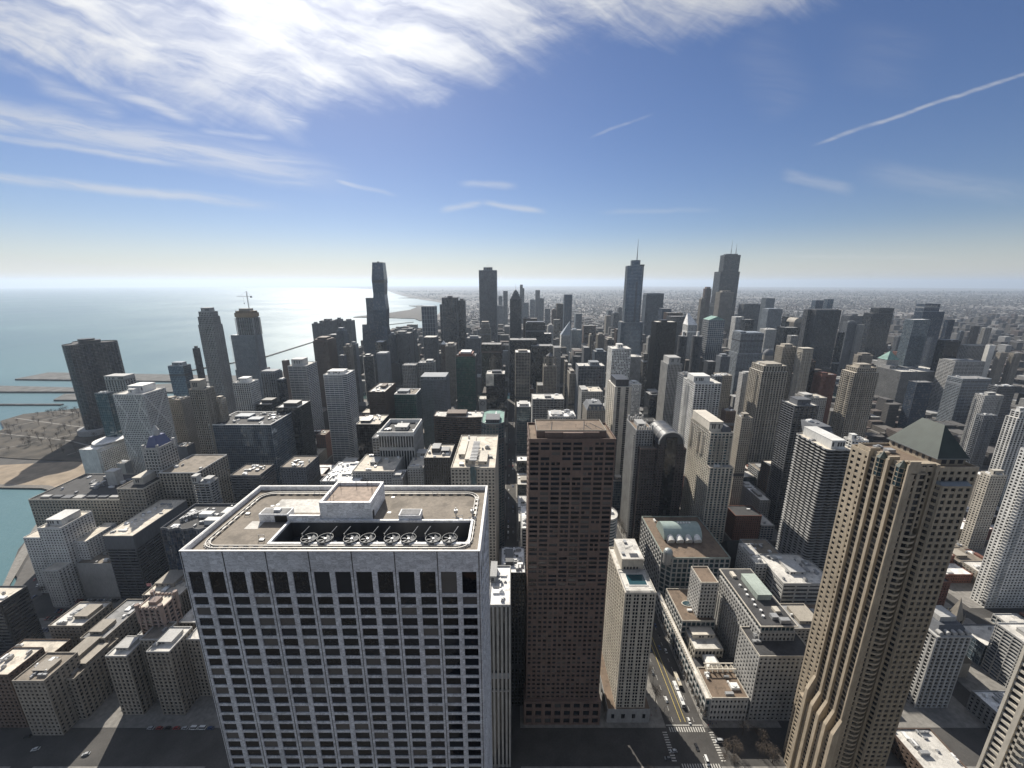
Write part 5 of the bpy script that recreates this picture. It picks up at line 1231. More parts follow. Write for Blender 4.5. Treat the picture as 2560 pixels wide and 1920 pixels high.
def crane_tower():
    r=thing('apartment_tower','ribbed tower under construction with ochre top floors and open balconies near the lake','apartment tower',(-664,1030,0)); FOOT.append((-710,-620,1000,1060))
    Y=1010
    def X(a,y): return at_plane(a,y,Y)
    h1=X(600,925)[1]; h2=X(600,838)[1]; h3=X(600,795)[1]; h4=X(600,772)[1]
    b0,b1=X(590,925)[0]-2,X(652,925)[0]; q=rect(b0,b1,Y,Y+40); facade(r,q,0,h1,'piers','steel','smoke')
    MB().prism(inset(q,.3),h1,h1+.1).obj('terrace',roofm('grey'),r)
    q2=rect(b0+3,b1-5,Y+1,Y+36); facade(r,q2,h1+.1,h2,'piers','steel','smoke')
    c0,c1=X(592,838)[0],X(637,838)[0]; q3=rect(c0,c1,Y+2,Y+33); facade(r,q3,h2,h3,'slabs','concrete','dark',over=(6,3.3,.5,.6,1.8,-.2,0))
    q4=rect(c0+3,c1-3,Y+4,Y+30); facade(r,q4,h3,h4-6,'slabs','ochre','dark',over=(5,3.6,.5,1.4,.6,-.1,0))
    sc=MB().ring(inset(q4,-2),.3,h3+2,h3+12); sc.obj('safety_screen',wall('ochre'),r)
    w=MB().box(c0+9,c1-9,Y+10,Y+24,h4-6,h4)
    for k in range(7): w.tube((c0+4+k*4,Y+5,h4-6),(c0+4+k*4,Y+5,h4-2.5),.25)
    w.obj('core_wall',wall('tan'),r)
    s=MB()
    for k in range(int((h2-h1)/3.3)+6):
        z=h1-20+k*3.4
        s.box(b1-4,b1+.5,Y-1.5,Y+8,z,z+.3); s.box(b0-.5,b0+4,Y-1.5,Y+8,z,z+.3)
    s.obj('balcony',wall('concrete'),r)
    cr=thing('tower_crane','tower crane with a horizontal jib on top of the ribbed construction tower','crane',(X(611,770)[0],Y+12,h4)); cx,zt=X(609,735)[0],X(609,735)[1]
    m=MB()
    for dx_,dy_ in ((-.8,-.8),(.8,-.8),(.8,.8),(-.8,.8)): m.tube((cx+dx_,Y+12+dy_,h4-4),(cx+dx_,Y+12+dy_,zt+6),.22,n=4)
    for k in range(12): z=h4+k*3; m.tube((cx-.8,Y+11.2,z),(cx+.8,Y+11.2,z+3),.15,n=4); m.tube((cx+.8,Y+11.2,z),(cx-.8,Y+11.2,z+3),.15,n=4)
    m.obj('mast',plain('crane_paint',(.25,.25,.26),.5,.2),cr)
    zj=X(609,742)[1]; j=MB()
    xa,xb=X(584,743)[0],X(622,742)[0]
    for dy_,dz_ in ((-.6,0),(.6,0),(0,1.4)): j.tube((xa,Y+12+dy_,zj+dz_),(xb,Y+12+dy_,zj+dz_),.22,n=4)
    for k in range(14): a=xa+(xb-xa)*k/14; j.tube((a,Y+12,zj),(a+1.4,Y+12,zj+1.4),.15,n=4)
    j.tube((cx,Y+12,zt+6),(xa+8,Y+12,zj+1.4),.12,n=4).tube((cx,Y+12,zt+6),(xb,Y+12,zj+1.4),.12,n=4); j.obj('jib',MATS['crane_paint'],cr)
    MB().box(xb-4,xb,Y+11,Y+13,zj-2.5,zj+1).obj('counterweight',wall('dark'),cr)
    MB().tube((cx-10,Y+12,zj),(cx-10,Y+12,zj-16),.12).box(cx-10.8,cx-9.2,Y+11.4,Y+12.6,zj-18,zj-16).obj('hook',DARKMETAL,cr)
crane_tower()
def wavy_skyscraper():
    r=thing('apartment_tower','blue glass supertall of three stepped stems that swell and narrow, standing against the glint','apartment tower',(-430,1285,0)); FOOT.append((-500,-390,1255,1330))
    Y=1270
    def stem(xl,xr,yt,xl2,xr2,y2,dy,dep,amp,first):
        a0,h=at_plane(xl,yt,Y); a1,_=at_plane(xr,yt,Y); c0,z2=at_plane(xl2,y2,Y); c1,_=at_plane(xr2,y2,Y)
        cxt,wt=(a0+a1)/2,(a1-a0)/2; cxb,wb=(c0+c1)/2,(c1-c0)/2
        zs=[0]; s=h/ (6 if first else 5)
        g=MB(); f=MB(); nseg=int(h/3.6)
        def half(z):
            t=max(0,min(1,(z-z2)/(h-z2))); per=95.0
            ph=abs(((z-h)/per)%1*2-1)      # 1 at the crown, falling and rising in straight lines
            return cxb+(cxt-cxb)*t, (wb+(wt-wb)*t)*(1+amp*(ph-.5)), dep/2*(1+amp*(ph-.5))
        zz=[h*i/nseg for i in range(nseg+1)]
        for a,b in zip(zz,zz[1:]):
            xa,wa,da=half(a); xb,wb_,db=half(b); yc=Y+dy+dep/2
            g.prism(rect(xa-wa,xa+wa,yc-da,yc+da),a,b,rect(xb-wb_,xb+wb_,yc-db,yc+db),caps=False)
            f.prism(rect(xa-wa-.1,xa+wa+.1,yc-da-.1,yc+da+.1),a-.22,a+.22)
        x_,w_,d_=half(h); f.prism(rect(x_-w_-.15,x_+w_+.15,Y+dy+dep/2-d_-.15,Y+dy+dep/2+d_+.15),h-.6,h+1.5)
        o=g.obj('stem',glass('blue',2.5,3.6),r); f.obj('floor_line',wall('slate'),o)
        if first: 
            zb=at_plane(940,704,Y)[1]; x_,w_,d_=half(zb); MB().box(x_-w_-.25,x_+w_+.25,Y+dy+dep/2-d_-.25,Y+dy+dep/2+d_+.25,zb-4.5,zb+4.5).obj('open_floor',wall('black'),o)
            MB().box(x_-2,x_+2,Y+12,Y+20,h+1.5,h+4.5).obj('roof_plant',wall('dark'),o)
    stem(929,957,657,934,966,800,0,32,-.14,True); stem(914,934,746,917,938,830,3,30,.13,False); stem(903,919,813,905,921,840,6,28,-.1,False)
wavy_skyscraper()
def spire_tower():
    r=thing('hotel_tower','silver blue glass skyscraper with rounded setbacks and a tall needle spire','hotel',(345,1120,0)); Y=1100; FOOT.append((285,380,1090,1160))
    def lv(xl,xr,yt,z0,d0,d1,c=6):
        a,h=at_plane(xl,yt,Y); b,_=at_plane(xr,yt,Y); q=[(a+c,Y+d0),(b-c,Y+d0),(b,Y+d0+c),(b,Y+d1-c),(b-c,Y+d1),(a+c,Y+d1),(a,Y+d1-c),(a,Y+d0+c)]
        facade(r,q,z0,h,'fine','steel','sky',over=(2.2,3.6,.28,.5,.25,.15,.02)); MB().prism(inset(q,.3),h-.1,h+.2).obj('roof',roofm('grey'),r); return h
    h0=lv(1551,1604,893,0,-4,50,8); h1=lv(1555,1611,806,h0+.2,0,46,8); h1b=h1
    h2=lv(1572,1613,664,h1+.2,2,38,7); h3=lv(1584,1605,650,h2+.2,8,30,5)
    MB().box(at_plane(1604,664,Y)[0],at_plane(1613,664,Y)[0]-.5,Y+4,Y+18,h2,h2+3).obj('roof_house',wall('dark'),r)
    xs,zs=at_plane(1597.5,650,Y)[0],424
    MB().tube((xs,Y+18,h3),(xs,Y+18,h3+16),1.6,1.1,8).tube((xs,Y+18,h3+16),(xs,Y+18,zs),1.0,.3,8).obj('spire',METAL,r)
    c=MB(); xc=at_plane(1592,720,Y)[0]; c.box(xc-1.6,xc+1.6,Y+1.5,Y+3,h1-10,h2-40); c.obj('recess_line',wall('slate'),r)
spire_tower()
def antenna_tower():
    r=thing('office_tower','black stepped tube skyscraper with two white antennas, tallest on the skyline','office tower',(1170,2240,0)); Y=2210; FOOT.append((1110,1240,2190,2310))
    a=[at_plane(x,y,Y) for x,y in ((1790,760),(1839,760),(1802,679),(1843,679),(1815,637),(1847,637))]
    x0,x1=a[0][0],a[1][0]; w=(x1-x0)/3
    def tube(p,q,d0,d1,z0,h): facade(r,rect(p,q,Y+d0,Y+d1),z0,h,'fine','black','smoke',over=(4.6,3.9,.6,.9,.35,.1,0)); MB().prism(rect(p+.3,q-.3,Y+d0+.3,Y+d1-.3),h,h+.3).obj('roof',wall('black'),r)
    hA,hB,hC=a[0][1],a[2][1],a[4][1]
    tube(x0,x1,0,69,0,hA); tube(a[2][0],x1,0,69,hA+.3,hB); tube(a[4][0],x1-1,12,58,hB+.3,hC)
    bd=MB()
    for z in (hA-14,hB-12,hC-10,130): bd.box((x0 if z<hA else a[2][0] if z<hB else a[4][0])-.3,x1+.3 if z<hB else x1-.7,Y+(-.3 if z<hB else 11.7),Y+69.3 if z<hB else Y+58.3,z,z+8)
    bd.obj('dark_band',wall('black'),r)
    m=MB()
    for xp,zt in ((1831,527),(1843,511)):
        x_,_=at_plane(xp-3,630,Y+35); m.tube((x_,Y+35,hC),(x_,Y+35,hC+30),2.6,2.0,8).tube((x_,Y+35,hC+30),(x_,Y+35,zt),1.1,.5,8)
    m.obj('antenna',wall('white'),r); MB().box(a[4][0]+12,x1-12,Y+20,Y+50,hC,hC+6).obj('roof_house',wall('dark'),r)
antenna_tower()
def gothic_news():
    r=thing('office_tower','gothic limestone tower with flying buttresses round its crown beside the black blocks','office tower',(95,890,0)); Y=900; FOOT.append((70,130,890,940))
    x0,h=at_plane(1360,905,Y); x1,_=at_plane(1392,905,Y); q=rect(x0,x1,Y,Y+30); facade(r,q,0,h-10,'tall','tan','smoke',over=(3.4,3.6,1.4,1,.6,.45,.1))
    cx,cy=(x0+x1)/2,Y+15; o=ngon(cx,cy,9,9,8,math.pi/8); facade(r,o,h-10,h+12,'tall','tan','smoke',over=(3.4,5,1.2,1,.6,.3,.1))
    b=MB()
    for k in range(8):
        t=math.pi/8+k*math.pi/4; px_,py_=cx+14*math.cos(t),cy+14*math.sin(t); b.prism(ngon(px_,py_,1.3,1.3,6),h-14,h+6).cone(ngon(px_,py_,1.3,1.3,6),h+6,(px_,py_,h+11)).tube((px_,py_,h+3),(cx+9*math.cos(t),cy+9*math.sin(t),h+9),.7,n=5)
    b.obj('buttress',wall('tan'),r); MB().cone(inset(o,.5),h+12,(cx,cy,h+20)).obj('roof',wall('slate'),r)
    q2=rect(x0-14,x0-.05,Y+2,Y+34); facade(r,q2,0,80,'tall','tan','smoke'); roof_top(r,q2,80,'grey',1,'tan',None,1)
gothic_news()
r,tp,top,rng=T('market_hall','vast long limestone market hall with a white plant covered roof and a green pyramid turret',2187,2372,930,1000,95,'piers','concrete','smoke','pale',((.02,.2,.5,.8,8),(.35,.6,.5,.8,4)),12,cat='market hall')
q=rect(tp[0][0]+4,tp[0][0]+36,1050,1078); facade(r,q,top,top+22,'punch','limestone','smoke'); hip(r,inset(q,-1),top+22,top+44,roofm('copper'))
# ------------------------------------------------------------------ far southern group and the loop behind
for i,a in enumerate([(1258,1269,728,2900,'slim pale grey far tower left of the chevron tower','slate'),(1246,1256,741,3000,'low blue far tower left of the slim pale one','steel'),(1300,1307,712,3000,'thinnest far tower, right of the chevron spire','slate'),(1306,1311,722,3010,'low shoulder of the thinnest far tower','slate'),
    (1339,1350,726,2900,'boxy headed far tower among the southern group','slate'),(1342,1360,747,2950,'wide blue far tower under the boxy headed one','bluegrey'),(1308,1322,757,2800,'low blue far slab right of the chevron tower','bluegrey'),(1325,1338,750,2850,'pale far slab left of the boxy headed tower','steel'),
    (1363,1376,772,2700,'low far tower right of the southern group','grey'),(1240,1258,766,2800,'wide dim far slab at the left of the southern group','slate'),(1391,1408,760,2050,'dark brown tower touching the blue glass tower','brown'),(1379,1391,775,2100,'dim low tower left of the dark brown tower','granite'),
    (1517,1530,776,2300,'ribbed far tower left of the glass spire tower','steel'),(1530,1548,783,2200,'low grey far block left of the glass spire tower','grey'),(1512,1528,790,2100,'small pale far block above the old roofs','tan'),(1543,1556,770,2500,'slim far block against the glass spire tower','slate'),
    (1436,1455,785,1650,'grey ribbed tower with a flat head above the pale mirrored block','steel'),(1471,1481,840,1180,'slender beige tower right of the pale mirrored block','tan'),(1383,1400,800,1750,'beige old office right of the grille roofed slab','tan'),(1370,1384,815,1500,'small beige office beside the slanted diamond glass','limestone'),
    (1536,1553,824,1350,'brown domed topped office left of the glass spire tower','brown'),(1490,1512,838,1400,'low beige office with crowded roof','tan'),(1456,1490,815,1700,'brown wide office behind the slender beige tower','granite'),(1512,1536,850,1280,'beige office block under the brown domed one','tan'),
    (1455,1475,870,1150,'dark flat block below the slender beige tower','slate'),(1481,1516,880,1080,'blue shadowed office right of the rounded dark block','bluegrey'),(1386,1402,870,1000,'pale corner office beside the gothic tower','limestone'),(1616,1630,845,1250,'pale office behind the black steel slab','limestone'),
    (1604,1620,885,960,'old brown office between the spire tower and the black slab','tan'),(1700,1716,835,1260,'brown office behind the round river towers','brown'),(1760,1790,905,900,'low dark office below the pediment tower','slate'),(1790,1826,892,980,'grey office below the pediment tower','grey'),
    (1885,1910,905,900,'low glass office left of the domed tower','bluegrey'),(2004,2040,905,830,'dark brown office behind the slim pale tower','brown'),(2232,2262,880,1250,'low red brick warehouse block by the river towers','brick'),(2236,2264,842,1550,'grey low slab right of the dark glass tower','grey'),
    (2410,2432,842,1500,'dim slab behind the concrete hotel','slate'),(2395,2412,830,1700,'blue glass slab behind the lattice roofed block','bluegrey'),(1410,1420,905,900,'narrow beige block at the avenue gap','beige'),(1418,1440,935,820,'old stone block west of the avenue gap','tan')]):
    T('office_tower',a[4],a[0],a[1],a[2],a[3],36,('fine','piers','slabs','curtain','punch')[i%5],a[5],'smoke','grey',((.2,.8,.2,.8,5),) if i%2 else (),0)
T('office_tower','blue glass slab tower, tallest of the south centre',1409,1431,737,1950,34,'curtain','steel','blue','grey',(),0)
T('office_tower','pale mirrored block right of the slanted diamond glass',1426,1455,826,1450,40,'curtain','steel','pale','grey',((.1,.5,.2,.8,3),),0,base=(4,6,0,0,60,'curtain'))
r,tp,top,rng=T('office_tower','glass office with a big slanted diamond roof facing the avenue',1400,1428,838,1560,40,'bands','white','smoke','white',(),0,crown='none')
x0_,x1_=tp[0][0],tp[1][0]; MB().add([(x0_,1561,top),(x1_,1561,top),(x1_,1599,top),(x0_,1599,top),(x1_-4,1580,top+52),(x1_-1,1598,top+52)],[(0,1,4),(1,2,5,4),(2,3,5),(3,0,4,5),(3,2,1,0)]).obj('slanted_roof',wall('steel'),r)
T('office_tower','round dark topped office by the avenue gap',1428,1456,893,1080,30,'bands','dark','smoke','tar',(),0,shape='round')
# ------------------------------------------------------------------ lower right quarter
def court_hotel():
    r=thing('hotel_block','tan stone hotel with a long dark roofed tower slab over low terraces on the avenue','hotel',(180,262,0)); FOOT.append((138,216,222,330)); rng=random.Random(8)
    ov=(3.0,3.6,1.35,1.4,.4,.05,0)
    q=rect(174,213,225,250); facade(r,q,0,58.5,'punch','limestone','smoke',over=(3.25,3.65,1.5,1.6,.4,.05,0),panes=True); roof_top(r,q,58.5,'tar',1,'cream',None,2,rng)
    q=rect(181,207,238.2,297); facade(r,q,50,66,'punch','limestone','smoke',over=ov); facade(r,rect(181.8,206.2,239,296.5),66,71.3,'piers','limestone','teal',over=(3,5.3,.35,.6,.4,.05,0)); facade(r,rect(180.9,207,250.1,297),0,50,'piers','limestone','smoke',over=(3.2,3.6,1.5,.8,.5,.25,.1))
    MB().prism(rect(180.2,207.8,237.4,297.8),71.35,72.2).obj('roof_slab',wall('cream'),r); MB().prism(rect(181,207,238.2,297),72.2,72.35).obj('roof',roofm('tar'),r)
    MB().box(192,203,262,285,72.35,77).box(191.7,203.3,261.7,285.3,77,77.5).obj('penthouse',wall('palegreen'),r)
    for k in range(7): MB().prism(ngon(187+ (k%2)*1.5,246+k*5.2,1.0,1.0,10),72.35,73.6).obj('exhaust_fan',WHITEMETAL,r)
    for a in ((192,197,243,247,2.5),(198,202,249,254,2),(186,189,286,292,2),(196,203,239.5,242.5,3)): MB().box(a[0],a[1],a[2],a[3],72.35,72.35+a[4]).obj('roof_unit',METAL if a[4]>2 else wall('cream'),r)
    q=rect(159.5,174,285,305); facade(r,q,0,68,'punch','limestone','smoke',over=ov,panes=True); roof_top(r,q,68,'brown',1,'cream',None,0)
    q=rect(145,172,225,249); facade(r,q,0,20.8,'punch','limestone','smoke',over=(2.6,5,1.2,2.2,.4,.1,0)); roof_top(r,q,20.8,'brown',.9,'cream',None,6,rng)
    q=rect(145.5,173.8,281,318); facade(r,q,0,33,'grid','limestone','teal',over=(4,6,.8,1.2,.4,.1,0)); roof_top(r,q,33,'brown',1,'cream',None,1,rng)
    MB().prism(ngon(158,300,5.4,3.4,28),33.06,33.7).obj('oval_skylight_rim',wall('cream'),r); MB().prism(ngon(158,300,4.7,2.8,28),33.7,33.9).obj('oval_skylight',glass('teal',1.5,1.5),r)
    q=rect(149,172,262,280.9); facade(r,q,0,24,'punch','cream','smoke',over=(3,6,1,2,.4,.1,0)); roof_top(r,q,24,'pale',.9,'cream',((.1,.9,.55,.95,4),),0,rng)
    MB().box(145.3,180.8,249.1,261.9,0,16).obj('court_roof',roofm('tar'),r)
    MB().box(155,165,251,261,16,19.5).prism(rect(154.6,165.4,250.6,261.4),19.5,21.5,rect(157,163,252,260)).obj('white_tent',wall('white'),r)
    pg=MB()
    for k in range(6): pg.box(151+k*4,151.5+k*4,244.5,249.5,21,24.5)
    pg.box(150,173,244.2,244.9,24.5,25.1).box(150,173,249,249.7,24.5,25.1); pg.obj('pergola',wall('cream'),r)
    q=rect(141.5,145,226,330); facade(r,q,0,19,'grid','limestone','teal',over=(5,7,.9,1.6,.4,.12,0)); roof_top(r,q,19,'pale',.8,'cream',None,0)
    b=MB()
    for k in range(30): b.box(141.4,142.2,250+k*2.2,251+k*2.2,19.8,20.8)
    b.obj('balustrade',wall('cream'),r)
court_hotel()
T('office_block','white stone block with long dark window bands left of the hip roofed tower',0,0,1460,300,40,'bands','limestone','smoke','pale',((.3,.6,.3,.7,3),),8,x=(241,287),zt=54,cat='university building',over=(12,4.2,1.2,2.2,.5,.05,0))
T('office_block','small white L shaped block behind the dark roofed hotel slab',0,0,1415,322,30,'punch','limestone','smoke','pale',((.1,.5,.4,.8,2),),5,x=(229,240),zt=57,cat='building')
T('office_block','grey low block beside the small white L shaped block',0,0,1415,345,24,'punch','concrete','smoke','gravel',(),3,x=(240.5,268),zt=50,cat='building')
T('shop_building','old buff stone house with a pitched grey roof light behind the hotel slab',0,0,1573,262,26,'punch','beige','smoke','grey',((.3,.9,.2,.8,3),),2,x=(226,252),zt=44,cat='building')
T('shop_building','lower buff stone house with arched windows beside the old one',0,0,1573,268,26,'punch','tan','smoke','brown',(),2,x=(252.5,272),zt=38,cat='building')
r,tp,top,rng=T('apartment_tower','cream balconied apartment block with arched attic windows right of the hip roofed tower',0,0,1595,234,24,'balcony','limestone','smoke','grey',(),0,x=(306,331),zt=66,over=(4.2,3.1,1.4,.6,1.0,.05,0),crown='none',panes=True)
MB().prism(inset(tp,-.8),66,67.2).obj('cornice',wall('limestone'),r); MB().prism(inset(tp,1),67.2,73,inset(tp,4)).obj('mansard_roof',wall('slate'),r); MB().box(313,325,241,252,73,77).obj('penthouse',wall('limestone'),r)
for k in range(5): MB().tube((308.5+k*5,233.9,69),(308.5+k*5,237,69),1.6,n=14).obj('arched_dormer',wall('limestone'),r)
def church(name,label,x0,x1,y0,y1,h,rh,wk,tower_at=None,rose=True,along=False):
    r=thing(name,label,'church',((x0+x1)/2,(y0+y1)/2,0)); FOOT.append((x0-3,x1+3,y0-3,y1+3))
    MB().prism(rect(x0,x1,y0,y1),0,h).obj('wall',wall(wk),r); xc=(x0+x1)/2
    if along: hip(r,rect(x0-.6,x1+.6,y0-.4,y1+.4),h,h+rh,wall('black'),.96,axis='x')
    else: MB().add([(x0-.6,y0-.4,h),(x1+.6,y0-.4,h),(x1+.6,y1+.4,h),(x0-.6,y1+.4,h),(xc,y0-.4,h+rh),(xc,y1+.4,h+rh)],[(0,1,4),(1,2,5,4),(2,3,5),(3,0,4,5),(3,2,1,0)]).obj('roof',wall('black'),r)
    if rose: MB().tube((xc,y0-.7,h+1),(xc,y0-.3,h+1),2.6,n=20).obj('rose_window',wall('dark'),r)
    w=MB()
    for k in range(6): yy=y0+3+k*(y1-y0-6)/5; w.box(x0-.15,x0+.1,yy-.7,yy+.7,4,h-3)
    w.obj('lancet_window',wall('dark'),r,'stuff')
    if tower_at:
        a,b=tower_at; q=rect(a-3.5,a+3.5,b-3.5,b+3.5); facade(r,q,0,h+rh+6,'tall',wk,'smoke',over=(3,6,1.2,1.6,.5,.3,.1)); MB().cone(q,h+rh+6,(a,b,h+rh+26)).obj('spire',wall('tan'),r)
        for c in q: MB().cone(ngon(c[0],c[1],.8,.8,6),h+rh+6,(c[0],c[1],h+rh+13)).obj('pinnacle',wall('tan'),r)
church('church','dark roofed church in the shade between the vaulted store and the balcony tower',243,293,384,408,16,14,'dark',None,True,True)
church('church','stone church with a pinnacled tower right of the cream balconied block',352,372,258,296,15,12,'tan',(384,286),True)
T('apartment_tower','tall white tower with a dark edge strip at the right border of the view',0,0,1171,330,13,'small','white','dark','pale',(),0,x=(469,520),zt=165,over=(3.3,3.1,1.3,1.2,.45,.04,0))
T('apartment_tower','white tower with broad piers and dark bands in the lower right corner',0,0,1171,92,31,'grid','cream','smoke','pale',(),0,x=(195,235),zt=185,over=(5.2,3.1,1.6,1.15,.8,.25,0),panes=True)
T('shop_building','low block with a pale worn roof at the bottom right below the stone church',0,0,1880,182,28,'punch','brown','smoke','pale',(),3,x=(262,290),zt=13,cat='building')
T('shop_building','low block with a rounded white roof right of the cream balconied block',0,0,1680,214,20,'punch','concrete','smoke','white',(),2,x=(345,370),zt=16,cat='building')
T('office_block','brown brick apartment block on the street left of the scalloped tower',0,0,1200,470,22,'small','brick','smoke','tar',((.2,.7,.3,.7,4),),3,x=(232,262),zt=62,cat='building')
T('office_block','white block with a blue tinted roof edge left of the brown brick block',0,0,1200,500,30,'punch','limestone','smoke','cream',((.2,.6,.3,.7,4),),6,x=(196,230),zt=50,cat='building')
T('office_block','red brown brick low block in front of the tan towers on the right',0,0,1400,330,30,'small','brick','smoke','tar',((.2,.6,.3,.7,3),),4,x=(392,428),zt=30,cat='building')
T('office_block','long buff block with tall windows hugging the left side of the hip roofed tower',0,0,1400,292,22,'tall','beige','smoke','cream',(),3,x=(289,308),zt=42,cat='building')
# ------------------------------------------------------------------ ordinary blocks of the city
def clear(x0,x1,y0,y1): return not any(a<x1 and b>x0 and c<y1 and e>y0 for a,b,c,e in FOOT)
rng=random.Random(21)
LOTS=[]
for (bx0,bx1,by0,by1) in BLOCKS:
    if by0<140: continue
    if -720<bx0<-560 and by0>560 and by0<640: continue
    x=bx0+2
    while x<bx1-12:
        w=min(rng.uniform(18,40),bx1-2-x)
        y=by0+2
        while y<by1-12:
            d_=min(rng.uniform(18,36),by1-2-y)
            if w>10 and d_>10 and clear(x,x+w,y,y+d_) and (x>-560 or by0>1190) and not (by0<330 and x<-60 and y<250) and not (-500<x<-290 and 280<y<345): LOTS.append((x,x+w-1.5,y,y+d_-1.5))
            y+=d_
        x+=w
def zone(x,y):
    if y>1190 and x<1000 and y<2200: return rng.choice((25,40,55,70,90))
    if x>760 or (x>420 and y<900): return rng.choice((8,10,12,15,18,24)) if rng.random()<.9 else rng.uniform(35,60)
    if y<1190: return rng.choice((14,20,26,34,45))
    return rng.choice((8,10,14,18,25))
seen=[]
for l in LOTS:
    cx,cy=(l[0]+l[1])/2,(l[2]+l[3])/2
    if abs(cx)>cy*1.55+60: continue
    if rng.random()<.10: continue
    seen.append((math.hypot(cx,cy),l))
seen.sort()
KINDS=[('brick','brown or red brick'),('tan','tan stone'),('limestone','pale stone'),('concrete','grey concrete'),('slate','dark grey'),('beige','beige'),('brown','dark brown')]
RF=['white','pale','cream','white','gravel','tar','pale','white']
near=seen[:290]; rest=seen[290:]
for i,(dd,(x0,x1,y0,y1)) in enumerate(near):
    h=zone((x0+x1)/2,y0); wk,kn=rng.choice(KINDS); rf=rng.choice(RF)
    r=thing('city_block','ordinary flat roofed city building filling the streets between the named towers','building',((x0+x1)/2,(y0+y1)/2,0),'ordinary flat roofed city buildings')
    q=rect(x0,x1,y0,y1); st_=rng.choice(('punch','grid','slabs','small','curtain','curtain')); facade(r,q,0,h,st_,wk if st_!='curtain' else rng.choice(('steel','dark','bluegrey')),rng.choice(('smoke','blue','teal','pale','smoke'))); roof_top(r,q,h,rf,.9,wk,((.2,.6,.3,.7,3),) if rng.random()<.5 else None,rng.randint(1,4),rng)
def island_mat(key,cols):
    m,N,b=new_mat(key); geo=N.n('ShaderNodeNewGeometry'); ra=N.n('ShaderNodeValToRGB'); N.set(ra.inputs[0],geo.outputs['Random Per Island']); e=ra.color_ramp; e.interpolation='CONSTANT'
    e.elements[0].color=(*cols[0],1); e.elements[1].position=1/len(cols); e.elements[1].color=(*cols[1],1)
    for k in range(2,len(cols)): e.elements.new(k/len(cols)).color=(*cols[k],1)
    tc=N.n('ShaderNodeTexCoord').outputs['Object']; x,y,z=N.sep(tc)
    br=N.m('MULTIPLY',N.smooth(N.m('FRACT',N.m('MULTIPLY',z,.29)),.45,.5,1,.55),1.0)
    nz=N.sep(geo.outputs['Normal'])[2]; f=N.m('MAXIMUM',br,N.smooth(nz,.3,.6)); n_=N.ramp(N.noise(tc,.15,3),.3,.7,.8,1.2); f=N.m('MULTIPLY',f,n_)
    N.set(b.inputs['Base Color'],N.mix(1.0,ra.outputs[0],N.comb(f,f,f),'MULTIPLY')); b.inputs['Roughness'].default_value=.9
    return m
ISL=island_mat('far_building_mix',[(.075,.055,.05),(.10,.096,.092),(.075,.072,.07),(.115,.105,.095),(.085,.07,.062),(.15,.145,.14),(.10,.082,.072),(.065,.065,.066),(.09,.086,.082),(.30,.30,.295),(.08,.075,.072),(.095,.088,.08),(.082,.078,.078),(.105,.1,.096)])
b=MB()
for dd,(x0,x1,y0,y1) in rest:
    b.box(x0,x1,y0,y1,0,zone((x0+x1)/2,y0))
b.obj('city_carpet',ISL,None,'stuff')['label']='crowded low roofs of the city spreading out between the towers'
b=MB()
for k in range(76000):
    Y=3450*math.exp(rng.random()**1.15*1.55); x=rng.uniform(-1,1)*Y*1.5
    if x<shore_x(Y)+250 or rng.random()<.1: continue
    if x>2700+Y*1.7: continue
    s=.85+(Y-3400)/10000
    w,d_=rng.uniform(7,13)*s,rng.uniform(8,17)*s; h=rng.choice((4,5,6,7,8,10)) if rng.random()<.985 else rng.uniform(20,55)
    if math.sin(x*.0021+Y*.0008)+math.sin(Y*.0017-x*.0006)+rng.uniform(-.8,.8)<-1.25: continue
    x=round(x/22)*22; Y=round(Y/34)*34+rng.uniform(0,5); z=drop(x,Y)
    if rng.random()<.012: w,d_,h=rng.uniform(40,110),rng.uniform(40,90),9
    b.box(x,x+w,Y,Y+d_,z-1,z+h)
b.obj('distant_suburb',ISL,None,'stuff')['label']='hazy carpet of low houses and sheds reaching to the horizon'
# ------------------------------------------------------------------ bare winter trees
BARK=plain('bark',(.075,.06,.048),.95,0,.3,.5)
def make_tree(seed,hh):
    g=random.Random(seed); t=thing('bare_tree','leafless brown winter tree','tree',(0,0,0),'leafless winter trees')
    MB().tube((0,0,0),(0,0,hh*.36),hh*.022,hh*.015).obj('trunk',BARK,t)
    c=MB()
    def grow(p,d,L,rad,lev):
        q=p+d*L; c.tube(p,q,rad,rad*.6,4 if lev<2 else 3)
        if lev>=4: return
        for k in range(3 if lev else 5):
            n=(d+Vector((g.uniform(-1,1),g.uniform(-1,1),g.uniform(-.25,.7)))*.85).normalized(); grow(p+d*L*g.uniform(.55,1),n,L*g.uniform(.6,.8),rad*.6,lev+1)
    grow(Vector((0,0,hh*.32)),Vector((0,0,1)),hh*.22,hh*.014,0)
    for k in range(420):
        a=Vector((g.gauss(0,1),g.gauss(0,1),g.gauss(0,1))).normalized()*g.random()**.4; p=Vector((a.x*hh*.34,a.y*hh*.34,hh*.66+a.z*hh*.32)); q=p+Vector((g.uniform(-1,1),g.uniform(-1,1),g.uniform(-.2,1)))*.9; w=Vector((g.uniform(-1,1),g.uniform(-1,1),0)).normalized()*.09
        c.add([tuple(p-w),tuple(p+w),tuple(q)],[(0,1,2)])
    c.obj('crown',BARK,t); return t
protos=[make_tree(1,11),make_tree(2,9),make_tree(3,13)]
spots=[]
for k in range(34):
    y=226+k*9.5
    if any(a<y<b_ for a,b_ in YSS): continue
    spots.append((141.2,y)); 
    if k%2: spots.append((110.6,y+3))
for k in range(26): spots.append((rng.uniform(60,108),rng.uniform(150,190)))
for k in range(12): spots.append((rng.uniform(142,178),rng.uniform(196,219)))
for k in range(165):
    a=rng.uniform(-1130,-740); y=rng.uniform(700,960)
    if a<-1000 and y<760: continue
    spots.append((a,y))
for k in range(34): spots.append((-780-k*11+rng.uniform(-4,4),985-k*2.0+rng.uniform(-6,6)))
